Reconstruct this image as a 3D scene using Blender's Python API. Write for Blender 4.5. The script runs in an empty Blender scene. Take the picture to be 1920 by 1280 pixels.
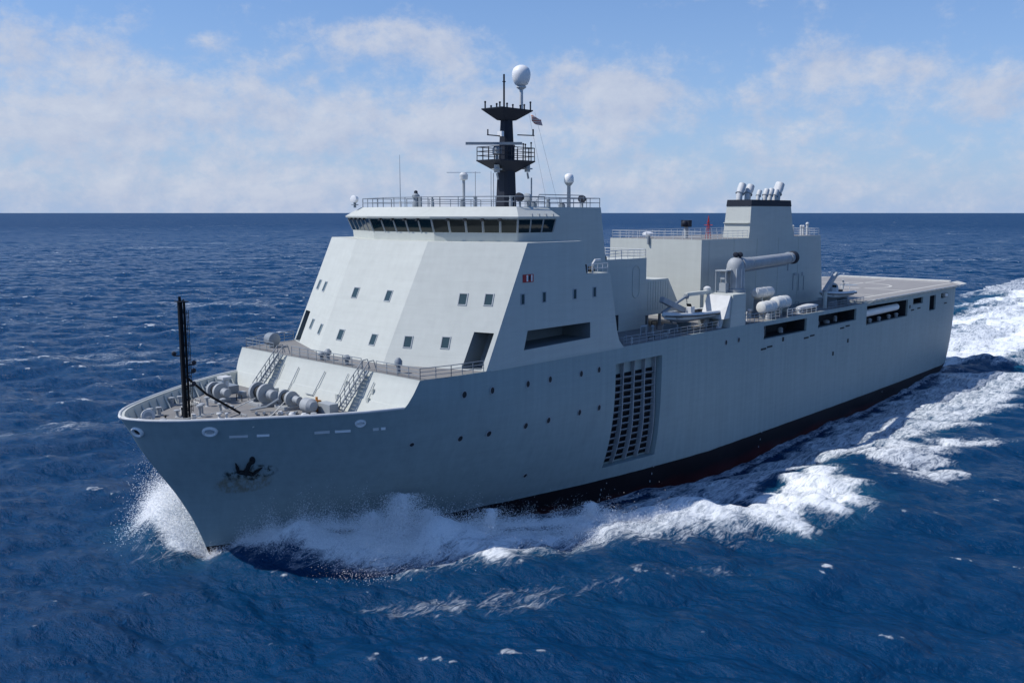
import bpy, bmesh, math, random
import numpy as np
from mathutils import Vector, Matrix
random.seed(7); rng = np.random.default_rng(7)
R = math.radians
SC = bpy.context.scene
COL = SC.collection

# ------------------------------------------------------------------ camera
CAM = (40.44, 76.47, 32.03)
YAW = 0.751145                       # heading of the view, measured from the aft direction
PITCH = math.atan((640 - 398.5) / 1708.34)
FW = Vector((-math.cos(YAW), -math.sin(YAW), 0)); RT = Vector((FW.y, -FW.x, 0))
cam_data = bpy.data.cameras.new('camera'); cam = bpy.data.objects.new('camera', cam_data); COL.objects.link(cam)
cam_data.sensor_width = 36; cam_data.lens = 1708.34 / 1920 * 36
cam_data.clip_start = 1; cam_data.clip_end = 200000
d_ = FW * math.cos(PITCH) + Vector((0, 0, -math.sin(PITCH)))
cam.location = CAM; cam.rotation_euler = d_.to_track_quat('-Z', 'Y').to_euler()
SC.camera = cam

# ------------------------------------------------------------------ sky, sun, exposure
SUN_EL, SUN_AZ = R(52), R(-41)       # azimuth measured from the bow, starboard negative
sdir = Vector((math.cos(SUN_EL) * math.cos(SUN_AZ), math.cos(SUN_EL) * math.sin(SUN_AZ), math.sin(SUN_EL)))
sun_l = bpy.data.lights.new('sun', 'SUN'); sun_l.energy = 4.1; sun_l.angle = R(0.5); sun_l.color = (1, .965, .91)
sun = bpy.data.objects.new('sun', sun_l); COL.objects.link(sun); sun.location = (0, 0, 200)
sun.rotation_euler = (-sdir).to_track_quat('-Z', 'Y').to_euler()
SKY_STRENGTH = 0.095
def build_world():
    w = bpy.data.worlds.new('World'); SC.world = w; w.use_nodes = True
    nt = w.node_tree; N = nt.nodes; L = nt.links
    for n in list(N): N.remove(n)
    out = N.new('ShaderNodeOutputWorld'); bg = N.new('ShaderNodeBackground'); L.new(bg.outputs[0], out.inputs[0])
    bg.inputs[1].default_value = SKY_STRENGTH
    sky = N.new('ShaderNodeTexSky'); sky.sky_type = 'NISHITA'; sky.sun_disc = False
    sky.sun_elevation = SUN_EL; sky.sun_rotation = R(90) - SUN_AZ
    sky.altitude = 30; sky.air_density = 1.0; sky.dust_density = 0.35; sky.ozone_density = 2.0
    tc = N.new('ShaderNodeTexCoord')
    def m(op, a, b=None, c=None, clamp=False):
        n = N.new('ShaderNodeMath'); n.operation = op; n.use_clamp = clamp
        for i, v in enumerate((a, b, c)):
            if v is None: continue
            if isinstance(v, (int, float)): n.inputs[i].default_value = v
            else: L.new(v, n.inputs[i])
        return n.outputs[0]
    def dot(v):
        n = N.new('ShaderNodeVectorMath'); n.operation = 'DOT_PRODUCT'; L.new(tc.outputs['Generated'], n.inputs[0]); n.inputs[1].default_value = v
        return n.outputs['Value']
    sep = N.new('ShaderNodeSeparateXYZ'); L.new(tc.outputs['Generated'], sep.inputs[0])
    az = m('ARCTAN2', dot(RT), dot(FW)); el = m('ARCSINE', sep.outputs[2])
    comb = N.new('ShaderNodeCombineXYZ'); L.new(az, comb.inputs[0]); L.new(m('MULTIPLY', el, 1.3), comb.inputs[1])
    def noise(scale, detail, rough, off, dist=0.):
        mp = N.new('ShaderNodeMapping'); L.new(comb.outputs[0], mp.inputs[0]); mp.inputs['Location'].default_value = off
        n = N.new('ShaderNodeTexNoise'); n.inputs['Scale'].default_value = scale; n.inputs['Detail'].default_value = detail
        n.inputs['Roughness'].default_value = rough; n.inputs['Distortion'].default_value = dist; L.new(mp.outputs[0], n.inputs['Vector'])
        return n.outputs['Fac']
    # cumulus banks: where they stand in the sky (azimuth, elevation, half sizes, weight)
    banks = [(-.42, .125, .17, .045, .30), (-.30, .095, .24, .05, .24), (-.17, .105, .12, .04, .20), (-.46, .16, .09, .022, .30), (-.31, .170, .020, .011, .30),
             (-.155, .178, .042, .024, .60), (-.075, .166, .045, .026, .56), (-.115, .185, .05, .015, .34),
             (.085, .112, .085, .034, .46), (.06, .142, .022, .018, .56), (.125, .126, .035, .02, .52), (-.03, .10, .08, .03, .26),
             (.335, .146, .060, .024, .60), (.40, .138, .032, .018, .48), (.27, .10, .09, .03, .26), (.47, .108, .06, .028, .42), (.52, .12, .05, .03, .3),
             (.20, .225, .06, .012, .40), (.0, .0, 4., .112, .34), (-.3, .0, .6, .125, .16), (-.55, .2, .04, .02, .3)]
    tot = None
    for (a, e, sa, se, wt) in banks:
        x = m('DIVIDE', m('SUBTRACT', az, a), sa); y = m('DIVIDE', m('SUBTRACT', el, e), se)
        g = m('MULTIPLY', m('EXPONENT', m('MULTIPLY', m('ADD', m('MULTIPLY', x, x), m('MULTIPLY', y, y)), -1.0)), wt)
        tot = g if tot is None else m('ADD', tot, g)
    # elsewhere round the horizon a general cover so that reflections are right
    n1 = noise(11, 8, .66, (3.1, .4, 0), .12); n2 = noise(34, 6, .65, (7.7, 2.3, 0), .15)
    nn = m('ADD', m('MULTIPLY', m('SUBTRACT', n1, .5), 1.45), m('MULTIPLY', m('SUBTRACT', n2, .5), .95))
    dens = m('SUBTRACT', m('ADD', m('MINIMUM', tot, .62), nn), m('MULTIPLY', m('MAXIMUM', m('SUBTRACT', el, .24), 0.), .9))
    mr = N.new('ShaderNodeMapRange'); mr.interpolation_type = 'SMOOTHSTEP'; L.new(dens, mr.inputs[0])
    mr.inputs[1].default_value = .08; mr.inputs[2].default_value = .74; mr.inputs[3].default_value = 0; mr.inputs[4].default_value = .90
    # tops are lit, the lower parts of the puffs greyer: density a little higher up subtracted
    up = N.new('ShaderNodeMapping'); L.new(comb.outputs[0], up.inputs[0]); up.inputs['Location'].default_value = (3.09, .42, 0)
    n3 = N.new('ShaderNodeTexNoise'); n3.inputs['Scale'].default_value = 11; n3.inputs['Detail'].default_value = 8; n3.inputs['Roughness'].default_value = .66; n3.inputs['Distortion'].default_value = .12
    L.new(up.outputs[0], n3.inputs['Vector'])
    lit = m('ADD', m('MULTIPLY', m('SUBTRACT', n1, n3.outputs['Fac']), 2.2), .5, clamp=True)
    cc = N.new('ShaderNodeMix'); cc.data_type = 'RGBA'; L.new(lit, cc.inputs['Factor'])
    k = 1 / SKY_STRENGTH
    cc.inputs['A'].default_value = (.44 * k, .51 * k, .68 * k, 1); cc.inputs['B'].default_value = (.61 * k, .66 * k, .77 * k, 1)
    # sky colour: saturate slightly
    hs = N.new('ShaderNodeHueSaturation'); hs.inputs['Saturation'].default_value = 1.05; hs.inputs['Value'].default_value = 1.0
    tint = N.new('ShaderNodeVectorMath'); tint.operation = 'MULTIPLY'; tint.inputs[1].default_value = (.86, 1.08, 1.42); L.new(sky.outputs[0], tint.inputs[0]); L.new(tint.outputs[0], hs.inputs['Color'])
    hz = N.new('ShaderNodeMix'); hz.data_type = 'RGBA'; L.new(m('MULTIPLY', m('EXPONENT', m('MULTIPLY', m('MAXIMUM', el, 0.), -5.8)), .92), hz.inputs['Factor']); L.new(hs.outputs[0], hz.inputs['A']); hz.inputs['B'].default_value = (.36 / SKY_STRENGTH, .49 / SKY_STRENGTH, .735 / SKY_STRENGTH, 1)
    mix = N.new('ShaderNodeMix'); mix.data_type = 'RGBA'; L.new(mr.outputs[0], mix.inputs['Factor']); L.new(hz.outputs['Result'], mix.inputs['A']); L.new(cc.outputs['Result'], mix.inputs['B'])
    L.new(mix.outputs['Result'], bg.inputs[0])
build_world()
SC.view_settings.view_transform = 'Standard'; SC.view_settings.look = 'None'; SC.view_settings.exposure = 0; SC.view_settings.gamma = 1
SC.render.engine = 'CYCLES'; SC.cycles.max_bounces = 10; SC.cycles.diffuse_bounces = 6; SC.cycles.transmission_bounces = 6

# ------------------------------------------------------------------ materials
def new_mat(name):
    m = bpy.data.materials.new(name); m.use_nodes = True; nt = m.node_tree
    b = nt.nodes['Principled BSDF']; return m, nt, b
def simple(name, col, rough=.55, metal=0., var=.12, scale=1.2, spec=.4):
    m, nt, b = new_mat(name)
    tc = nt.nodes.new('ShaderNodeTexCoord'); n = nt.nodes.new('ShaderNodeTexNoise'); n.inputs['Scale'].default_value = scale; n.inputs['Detail'].default_value = 5
    nt.links.new(tc.outputs['Object'], n.inputs['Vector'])
    mx = nt.nodes.new('ShaderNodeMix'); mx.data_type = 'RGBA'; nt.links.new(n.outputs['Fac'], mx.inputs['Factor'])
    mx.inputs['A'].default_value = (*[c * (1 - var) for c in col], 1); mx.inputs['B'].default_value = (*[min(1, c * (1 + var)) for c in col], 1)
    nt.links.new(mx.outputs['Result'], b.inputs['Base Color'])
    b.inputs['Roughness'].default_value = rough; b.inputs['Metallic'].default_value = metal; b.inputs['Specular IOR Level'].default_value = spec
    return m
def paint(name, col, rough=.42, hull=False, streak=.15):
    """navy-grey ship paint: faint plate seams, dents and run-down streaks; the hull also has boot top, red bottom and rust below the anchor"""
    m, nt, b = new_mat(name); N = nt.nodes; L = nt.links
    tc = N.new('ShaderNodeTexCoord')
    def nz(scale, vs, detail=5, rough_=.55):
        mp = N.new('ShaderNodeMapping'); mp.inputs['Scale'].default_value = vs; L.new(tc.outputs['Object'], mp.inputs[0])
        n = N.new('ShaderNodeTexNoise'); n.inputs['Scale'].default_value = scale; n.inputs['Detail'].default_value = detail; n.inputs['Roughness'].default_value = rough_
        L.new(mp.outputs[0], n.inputs['Vector']); return n.outputs['Fac']
    def mth(op, a, b_=None, clamp=False):
        n = N.new('ShaderNodeMath'); n.operation = op; n.use_clamp = clamp
        for i, v in enumerate((a, b_)):
            if v is None: continue
            if isinstance(v, (int, float)): n.inputs[i].default_value = v
            else: L.new(v, n.inputs[i])
        return n.outputs[0]
    sepx = N.new('ShaderNodeSeparateXYZ'); L.new(tc.outputs['Object'], sepx.inputs[0])
    big = nz(.12, (1, 1, 1.6)); runs = nz(1.0, (1.4, 1.4, .07)); fine = nz(.9, (.35, .35, 2.2))
    v = mth('ADD', mth('MULTIPLY', mth('SUBTRACT', big, .5), .16 if hull else .08), mth('MULTIPLY', mth('SUBTRACT', runs, .5), streak * 2.4))
    v = mth('ADD', v, mth('MULTIPLY', mth('SUBTRACT', fine, .5), .16))
    # plate seams every 2.4 m of height
    fr = mth('FRACT', mth('MULTIPLY', sepx.outputs[2], 1 / 2.4)); seam = mth('LESS_THAN', mth('ABSOLUTE', mth('SUBTRACT', fr, .5)), .012)
    v = mth('SUBTRACT', v, mth('MULTIPLY', seam, .035))
    val = mth('ADD', v, 1.0)
    vm = N.new('ShaderNodeVectorMath'); vm.operation = 'SCALE'; vm.inputs[0].default_value = col; L.new(val, vm.inputs['Scale'])
    colo = vm.outputs[0]
    if hull:
        def mixc(fac, a, bcol):
            mx = N.new('ShaderNodeMix'); mx.data_type = 'RGBA'
            L.new(fac, mx.inputs['Factor']); L.new(a, mx.inputs['A']); mx.inputs['B'].default_value = (*bcol, 1); return mx.outputs['Result']
        # anchor stain, port and starboard alike: black scrapes above, pale rusty mud below
        def blotch(cx, cz, rx, rz, nzv, thr, gain):
            dx = mth('DIVIDE', mth('SUBTRACT', sepx.outputs[0], cx), rx); dz = mth('DIVIDE', mth('SUBTRACT', sepx.outputs[2], cz), rz)
            rr = mth('ADD', mth('MULTIPLY', dx, dx), mth('MULTIPLY', dz, dz))
            return mth('MULTIPLY', mth('MULTIPLY', mth('SUBTRACT', 1.05, rr, clamp=True), 2.5, clamp=True), mth('MULTIPLY', mth('SUBTRACT', nzv, thr, clamp=True), gain, clamp=True), clamp=True)
        na = nz(1.7, (1, 1, .4), 5, .65); nb = nz(1.5, (1.3, 1.3, .22), 6, .7)
        colo = mixc(mth('MULTIPLY', blotch(-1.5, 7.75, 2.3, 1.15, nb, .40, 5.), .75), colo, (.20, .165, .105))
        colo = mixc(mth('MULTIPLY', blotch(-1.6, 8.85, 2.1, .95, na, .46, 8.), .9), colo, (.018, .018, .016))
        # streaks of rust below the portholes, sparse
        rs = mth('MULTIPLY', mth('SUBTRACT', nz(.7, (2.2, 2.2, .10), 6, .7), .66, clamp=True), 2.0, clamp=True)
        colo = mixc(mth('MULTIPLY', rs, .5), colo, (.16, .10, .06))
        edge = mth('MULTIPLY', mth('SUBTRACT', fine, .5), .15)
        zz = mth('ADD', sepx.outputs[2], edge)
        black = mth('LESS_THAN', zz, 1.2)
        colo = mixc(black, colo, (.017, .013, .015))
        red = mth('MULTIPLY', mth('SUBTRACT', -.7, mth('ADD', zz, mth('MULTIPLY', mth('SUBTRACT', big, .5), 2.5))), .8, clamp=True)
        colo = mixc(mth('MULTIPLY', red, .95), colo, (.085, .012, .010))
    L.new(colo, b.inputs['Base Color'])
    b.inputs['Roughness'].default_value = rough; b.inputs['Specular IOR Level'].default_value = .16
    bump = N.new('ShaderNodeBump'); bump.inputs['Strength'].default_value = .12; bump.inputs['Distance'].default_value = .25
    dent = nz(.55, (1, 1, 1), 2, .4); L.new(dent, bump.inputs['Height']); L.new(bump.outputs[0], b.inputs['Normal'])
    return m
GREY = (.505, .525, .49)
M = {}
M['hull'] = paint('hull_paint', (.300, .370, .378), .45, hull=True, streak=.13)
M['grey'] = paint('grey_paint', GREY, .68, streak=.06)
M['fitting'] = simple('fitting_grey', (.33, .35, .365), .6, var=.25)
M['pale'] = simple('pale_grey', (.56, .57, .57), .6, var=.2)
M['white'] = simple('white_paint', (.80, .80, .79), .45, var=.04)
M['black'] = simple('black_paint', (.008, .009, .012), .6, spec=.15)
M['mast'] = simple('dark_mast_paint', (.020, .025, .038), .6, spec=.2)
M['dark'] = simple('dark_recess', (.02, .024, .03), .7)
M['deck'] = simple('deck_coating', (.20, .195, .19), .85, var=.25, scale=.8)
M['flight'] = simple('flight_deck_coating', (.27, .26, .25), .85, var=.18, scale=.5)
M['line'] = simple('deck_marking', (.55, .53, .48), .8, var=.2)
M['steel'] = simple('rail_steel', (.22, .25, .28), .5)
M['railpale'] = simple('pale_rail', (.55, .57, .58), .5)
M['glass'] = simple('dark_glass', (.003, .012, .014), .10, spec=.45)
M['pane'] = simple('window_glass', (.035, .062, .066), .12, spec=.6)
M['frame'] = simple('window_frame', (.33, .36, .38), .5)
M['canvas'] = simple('weathered_canister', (.62, .63, .62), .6, var=.2, scale=2.5)
M['orange'] = simple('orange_paint', (.55, .22, .04), .6)
M['red'] = simple('red_paint', (.42, .03, .03), .5)
M['net'] = simple('net_mesh', (.66, .64, .58), .9, var=.3, scale=3)
M['rubber'] = simple('dark_rubber', (.025, .027, .03), .7)
M['tube'] = simple('boat_tube', (.58, .60, .61), .55)
M['gel'] = simple('gelcoat', (.70, .71, .71), .35)
M['chain'] = simple('anchor_iron', (.014, .014, .015), .7)

# ------------------------------------------------------------------ mesh helpers
class MB:
    def __init__(s): s.v = []; s.f = []
    def add(s, vs, fs):
        o = len(s.v); s.v += [tuple(map(float, v)) for v in vs]; s.f += [tuple(i + o for i in f) for f in fs]; return s
    def hexa(s, p):       # 4 bottom (ccw) then 4 top
        return s.add(p, [(3, 2, 1, 0), (4, 5, 6, 7), (0, 1, 5, 4), (1, 2, 6, 5), (2, 3, 7, 6), (3, 0, 4, 7)])
    def box(s, x0, x1, y0, y1, z0, z1):
        x0, x1 = sorted((x0, x1)); y0, y1 = sorted((y0, y1)); z0, z1 = sorted((z0, z1))
        return s.hexa([(x0, y0, z0), (x1, y0, z0), (x1, y1, z0), (x0, y1, z0), (x0, y0, z1), (x1, y0, z1), (x1, y1, z1), (x0, y1, z1)])
    def obox(s, c, ax, ay, az):   # centre, half-axis vectors
        c = Vector(c); ax, ay, az = Vector(ax), Vector(ay), Vector(az)
        if ax.cross(ay).dot(az) < 0: ax = -ax
        return s.hexa([c - ax - ay - az, c + ax - ay - az, c + ax + ay - az, c - ax + ay - az, c - ax - ay + az, c + ax - ay + az, c + ax + ay + az, c - ax + ay + az])
    def loft(s, rings, cap=True, closed=True):
        n = len(rings[0]); vs = [v for r in rings for v in r]; fs = []
        for k in range(len(rings) - 1):
            for i in range(n if closed else n - 1):
                j = (i + 1) % n; fs.append((k * n + i, k * n + j, (k + 1) * n + j, (k + 1) * n + i))
        if cap: fs.append(tuple(reversed(range(n)))); fs.append(tuple((len(rings) - 1) * n + i for i in range(n)))
        return s.add(vs, fs)
    def prism(s, poly, z0, z1): return s.loft([[(x, y, z0) for x, y in poly], [(x, y, z1) for x, y in poly]])
    def tube(s, a, b, r, n=8, r2=None):
        a, b = Vector(a), Vector(b); d = (b - a)
        if d.length < 1e-6: return s
        d.normalize(); u = d.orthogonal().normalized(); w = d.cross(u); r2 = r if r2 is None else r2
        c = [(math.cos(2 * math.pi * i / n), math.sin(2 * math.pi * i / n)) for i in range(n)]
        return s.loft([[a + (u * x + w * y) * r for x, y in c], [b + (u * x + w * y) * r2 for x, y in c]])
    def path(s, pts, r, n=6):
        for a, b in zip(pts, pts[1:]): s.tube(a, b, r, n)
        return s
    def sweep(s, pts, r, n=8):   # smooth continuous tube along pts
        P = [Vector(p) for p in pts]; rings = []
        rr = r if isinstance(r, (list, tuple)) else [r] * len(P)
        for i, p in enumerate(P):
            t = (P[min(i + 1, len(P) - 1)] - P[max(i - 1, 0)]).normalized()
            u = t.cross(Vector((0, 0, 1)));  u = u.normalized() if u.length > 1e-3 else Vector((1, 0, 0)); w = u.cross(t)
            rings.append([p + (u * math.cos(2 * math.pi * k / n) + w * math.sin(2 * math.pi * k / n)) * rr[i] for k in range(n)])
        return s.loft(rings)
    def lathe(s, prof, o, ax=(0, 0, 1), n=20):   # prof: (r, h)
        o = Vector(o); d = Vector(ax).normalized(); u = d.orthogonal().normalized(); w = d.cross(u)
        return s.loft([[o + d * h + (u * math.cos(2 * math.pi * i / n) + w * math.sin(2 * math.pi * i / n)) * max(r, 1e-3) for i in range(n)] for r, h in prof])
    def sphere(s, c, r, n=18, sz=1.):
        return s.lathe([(r * math.sin(math.pi * k / 10), -r * sz * math.cos(math.pi * k / 10)) for k in range(11)], c, n=n)
    def ring(s, c, nrm, r0, r1, depth, n=20, ey=1.):   # flat annulus with thickness
        c = Vector(c); d = Vector(nrm).normalized(); u = d.cross(Vector((0, 0, 1))).normalized(); w = u.cross(d)
        cs = [(math.cos(2 * math.pi * i / n), math.sin(2 * math.pi * i / n) * ey) for i in range(n)]
        rr = [[c + (u * x + w * y) * q + d * h for x, y in cs] for q, h in ((r0, 0), (r0, depth), (r1, depth), (r1, 0))]
        return s.loft(rr + [rr[0]], cap=False)
    def build(s, name, mat, parent=None, smooth=35, bevel=0):
        me = bpy.data.meshes.new(name); me.from_pydata(s.v, [], s.f); me.update()
        bm = bmesh.new(); bm.from_mesh(me); bmesh.ops.recalc_face_normals(bm, faces=bm.faces); bm.to_mesh(me); bm.free()
        if smooth:
            me.shade_smooth(); me.set_sharp_from_angle(angle=R(smooth))
        if mat is not None: me.materials.append(M[mat] if isinstance(mat, str) else mat)
        o = bpy.data.objects.new(name, me); COL.objects.link(o)
        if parent is not None: o.parent = parent
        if bevel:
            md = o.modifiers.new('bevel', 'BEVEL'); md.width = bevel; md.segments = 2; md.limit_method = 'ANGLE'; md.angle_limit = R(40)
        return o
def cut(o, cutter, ang=35):
    c = cutter.build('cutter_tmp', None, smooth=0)
    md = o.modifiers.new('cut', 'BOOLEAN'); md.operation = 'DIFFERENCE'; md.object = c; md.solver = 'EXACT'
    dg = bpy.context.evaluated_depsgraph_get(); dg.update()
    me = bpy.data.meshes.new_from_object(o.evaluated_get(dg)); old = o.data
    o.modifiers.clear(); o.data = me; me.name = old.name + '_cut'
    bpy.data.objects.remove(c); 
    me.shade_smooth(); me.set_sharp_from_angle(angle=R(ang))
def thing(name, label, cat, loc=(0, 0, 0), rz=0, group=None):
    o = bpy.data.objects.new(name, None); COL.objects.link(o); o.location = loc; o.rotation_euler.z = rz
    o['label'] = label; o['category'] = cat
    if group: o['group'] = group
    return o
def tag(o, label, cat, group=None, kind=None):
    o['label'] = label; o['category'] = cat
    if group: o['group'] = group
    if kind: o['kind'] = kind
    return o

# ------------------------------------------------------------------ hull form (X forward, Y port, Z up from the water)
SZ = [-8, 0.1, 1.67, 3.95, 6.68, 9.63, 11.29, 13.44, 14.83, 18]; SX = [-3, 0, .52, 1.4, 2.85, 4.81, 5.86, 6.85, 7.68, 9.2]
YD = ([0, .15, .4, 1.0, 1.8, 3.0, 4.6, 7, 9.7, 12.6, 16, 20.6, 28, 40, 200], [0, .8, 1.4, 2.6, 3.7, 4.9, 6.2, 8.0, 9.8, 11.7, 13.4, 14.95, 16.1, 16.17, 16.17])
YW = ([0, 5, 10, 15, 21, 30, 40, 51, 62, 100, 128, 152, 162, 200], [0, 2.4, 4.9, 7.2, 9.3, 11.5, 13.5, 15.1, 16.1, 16.17, 15.9, 15.3, 15.0, 14.5])
def smooth_table(t):    # densify and smooth a station table so the plating runs fair
    xs = np.linspace(0, 1, 1200) ** 2 * 200; ys = np.interp(xs, *t)
    for _ in range(12):
        w = np.minimum(.9, .25 + .02 * xs)
        ys[1:-1] = (ys[:-2] + 2 * ys[1:-1] + ys[2:]) / 4
    ys[0] = 0
    return xs, ys
YD2, YW2 = smooth_table(YD), smooth_table(YW)
SZ2 = np.linspace(-8, 18, 200); SX2 = np.interp(SZ2, SZ, SX)
for _ in range(60): SX2[1:-1] = (SX2[:-2] + 2 * SX2[1:-1] + SX2[2:]) / 4
def stem(z): return float(np.interp(z, SZ2, SX2))
def hy(x, z):
    d = max(0., stem(z) - x)
    yd = float(np.interp(d, *YD2)); yw = float(np.interp(d, *YW2))
    t = (z - 1.2) / 13.6
    if t < 0: return max(0, yw * (1 + .16 * t))
    t = min(t, 1); k = min(1, max(0, (d - 8) / 30))
    return yw + (yd - yw) * (k * (1 - (1 - t) ** 2.2) + (1 - k) * t ** 1.25)
def hn(x, z, e=.25):      # outward normal on the port side
    px = (hy(x + e, z) - hy(x - e, z)) / (2 * e); pz = (hy(x, z + e) - hy(x, z - e)) / (2 * e)
    return Vector((-px, 1, -pz)).normalized()
DECK = 17.0; FCS = 13.3; STERN = -158.0

ship = thing('naval_ship', 'large grey naval supply ship with faceted bow block, dark mast and stern flight deck', 'ship')

def build_hull():
    ds = [0, .05, .12, .22, .36, .55, .8, 1.15, 1.6, 2.2, 3, 4, 5.2, 6.6, 8, 9.6, 11.4, 13.4, 15.6, 18, 20.6, 23.4, 26.4, 29.6, 33, 36.6, 40.4, 44.4, 48.6, 53, 58]
    zs = list(np.linspace(-7, 1.2, 8)) + list(np.linspace(1.2, 17, 24))[1:]
    rings = []
    for z in zs:
        xs = stem(z); st = [xs - d for d in ds]; e = xs - 58
        st += [e + (STERN - e) * k / 24 for k in range(1, 25)]
        # transom rounds inward low down and in plan at the corners
        P = []
        for x in st:
            y = hy(x, z)
            if x < -153:
                y -= .55 * ((-153 - x) / 5) ** 3
            zz = z
            lim = max(0, (-118 - x) / 40)        # bottom rises to the stern counter
            floor_ = -7 + 7.6 * lim ** 1.3
            zz = max(z, floor_ + (z + 7) * .02)
            P.append((x, y, zz))
        ring = P + [(x, -y, zz) for x, y, zz in reversed(P[1:])]
        rings.append(ring)
    mb = MB().loft(rings)
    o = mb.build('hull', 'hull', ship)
    # everything above the bulwark forward of the raked fore bulkhead
    cutm = MB()
    side = [(40, 14.62), (3, 14.62), (-7.5, 14.60), (-11.55, 14.55), (-11.85, 14.60), (-13.06, DECK - .02), (-13.3, DECK + 4), (40, DECK + 4)]
    cutm.loft([[(x, 40, z) for x, z in side], [(x, -40, z) for x, z in side]])
    cut(o, cutm)
    # forecastle well inside the bulwark
    well = MB(); rg = []
    for z, xb in ((FCS, -11.02), (14.2, -11.55), (15.6, -12.3)):
        xs = stem(min(z, 14.6)) - .34; pts = []
        for k in range(0, 46):
            d = (k / 45) ** 2 * (xs - xb); x = xs - d
            y = max(.02, min(hy(x, min(z, 14.6)) - .22, hy(x + .3, min(z, 14.6)) - .05))
            pts.append((x, y, z))
        pts[0] = (xs, .02, z)
        rg.append(pts + [(x, -y, zz) for x, y, zz in reversed(pts)])
    well.loft(rg); cut(o, well)
    # openings in the side plating, replenishment recess and stern galleries
    c = MB()
    def opening(x0, x1, zt0, zt1, zb0, zb1, depth):
        y1 = 17.5; y0 = 16.17 - depth
        c.hexa([(x1, y0, zb1), (x0, y0, zb0), (x0, y1, zb0), (x1, y1, zb1), (x1, y0, zt1), (x0, y0, zt0), (x0, y1, zt0), (x1, y1, zt1)])
    opening(-75.6, -88.9, 16.38, 16.38, 14.48, 14.48, 3.2)
    opening(-92.9, -107.1, 16.42, 16.42, 14.5, 14.55, 3.2)
    opening(-111.4, -130.2, 16.5, 16.3, 13.25, 13.3, 4.2)
    opening(-132.8, -137.9, 16.28, 16.28, 15.15, 15.15, 2)
    opening(-141.6, -145.0, 16.2, 16.2, 13.35, 13.35, 2)
    opening(-147.9, -151.6, 16.28, 16.28, 15.3, 15.3, 2)
    zz = list(np.linspace(15.2, 2.85, 13)); rg = []
    for z in zz:
        yo = 18; f = (z - 2.85) / 12.35
        xa, xb = -41.2, -50.55
        yi = lambda x: hy(x, z) - 1.1
        rg.append([(xa, yo, z), (xb, yo, z), (xb + .15, yi(xb) , z), (xb + 1.2, yi(xb + 1.2), z), (xa - .02, yi(xa), z)])
    c.loft(rg)
    for (x0, z0) in ((1.41, 12.9), (-.5, 12.87), (-4.7, 12.83), (-6.2, 12.82), (-9.4, 12.7)): pass
    cut(o, c)
    o.data.materials.append(M['grey'])          # the fore bulkhead and the well inside the bulwark carry the superstructure paint
    for p in o.data.polygons:
        q = p.center
        if q.z > 13.25 and -13.6 < q.x < 8.5 and (p.normal.x > .4 and q.x < -10.5 or abs(q.y) < hy(q.x, min(q.z, 14.5)) - .12): p.material_index = 1
    return o
hull = build_hull()
def on_hull(name, x, z, mat, r, depth=.06, ey=1., label=None, parent=hull):
    p = Vector((x, hy(x, z), z)); n = hn(x, z)
    mb = MB(); u = n.cross(Vector((0, 0, 1))).normalized(); w = u.cross(n)
    prof = [p - n * .1 + (u * math.cos(a) + w * math.sin(a) * ey) * r for a in [2 * math.pi * i / 16 for i in range(16)]]
    mb.loft([prof, [q + n * (.1 + depth) for q in prof]])
    o = mb.build(name, mat, parent); return o
def porthole(x, z, r=.26, ey=1.25):
    p = Vector((x, hy(x, z), z)); n = hn(x, z)
    rim = MB().ring(p - n * .06, n, r * 1.0, r * 1.28, .12, 16, ey).build('porthole', 'frame', hull)
    u = n.cross(Vector((0, 0, 1))).normalized(); w = u.cross(n)
    a = [(math.cos(2 * math.pi * i / 16), math.sin(2 * math.pi * i / 16)) for i in range(16)]
    q = [p - n * .08 + (u * cx + w * cy * ey) * r * 1.02 for cx, cy in a]
    MB().loft([q, [v + n * .10 for v in q]]).build('glass', 'glass', rim) if False else None
    g = MB().loft([q, [v + n * .11 for v in q]])
    o = g.build('pane', 'dark', hull); o.parent = hull
    return rim
for x, z in ((-18, 15.09), (-21.4, 15.05), (-26.5, 14.98), (-29.9, 15), (-35, 14.92), (-38.1, 14.97), (-18.8, 10.48), (-22, 10.5), (-26.82, 10.54), (-30.1, 10.6), (-35, 10.66), (-38.4, 10.66), (-65.3, 15.15), (-68.6, 15.16)):
    porthole(x, z)
for x, z in ((-13.83, 10.59), (-29.2, 4.37)): porthole(x, z, .22, 1.1)
# small scuttles and overboard slots along the after side
def slot(x0, x1, z, h=.12):
    MB().box(x0, x1, 16.0, 16.22, z - h, z + h).build('drain_slot', 'dark', hull)
for x, z in ((-74.9, 13.15), (-76.7, 13.3), (-88.2, 13.4), (-90.2, 13.55), (-101, 13.7), (-103.1, 13.85), (-131.9, 14.2), (-135.2, 14.3), (-149.9, 14.2)): slot(x, x - 1.5, z)
for x, z in ((-81.2, 13.95), (-104, 11.4), (-98.5, 9.9), (-131, 14.9)): slot(x, x - .5, z, .3)
# draught marks and ladders of welded figures near the boot top
def mark(x, z, h=.12, w=.07):
    y = hy(x, z); n = hn(x, z); MB().obox(Vector((x, y, z)) + n * .015, Vector((w, 0, 0)), n * .02, Vector((0, 0, h))).build('draught_mark', 'frame', hull)
for k in range(3): mark(-50.7 + .04 * k, 1.3 - 1.0 * k)
for k in range(3): mark(-76.2, 1.2 - 1.1 * k)
for k in range(3): mark(-42.2, -.1 - .6 * k)
for k in range(2): mark(-121, 1.4 - .9 * k)
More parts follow.
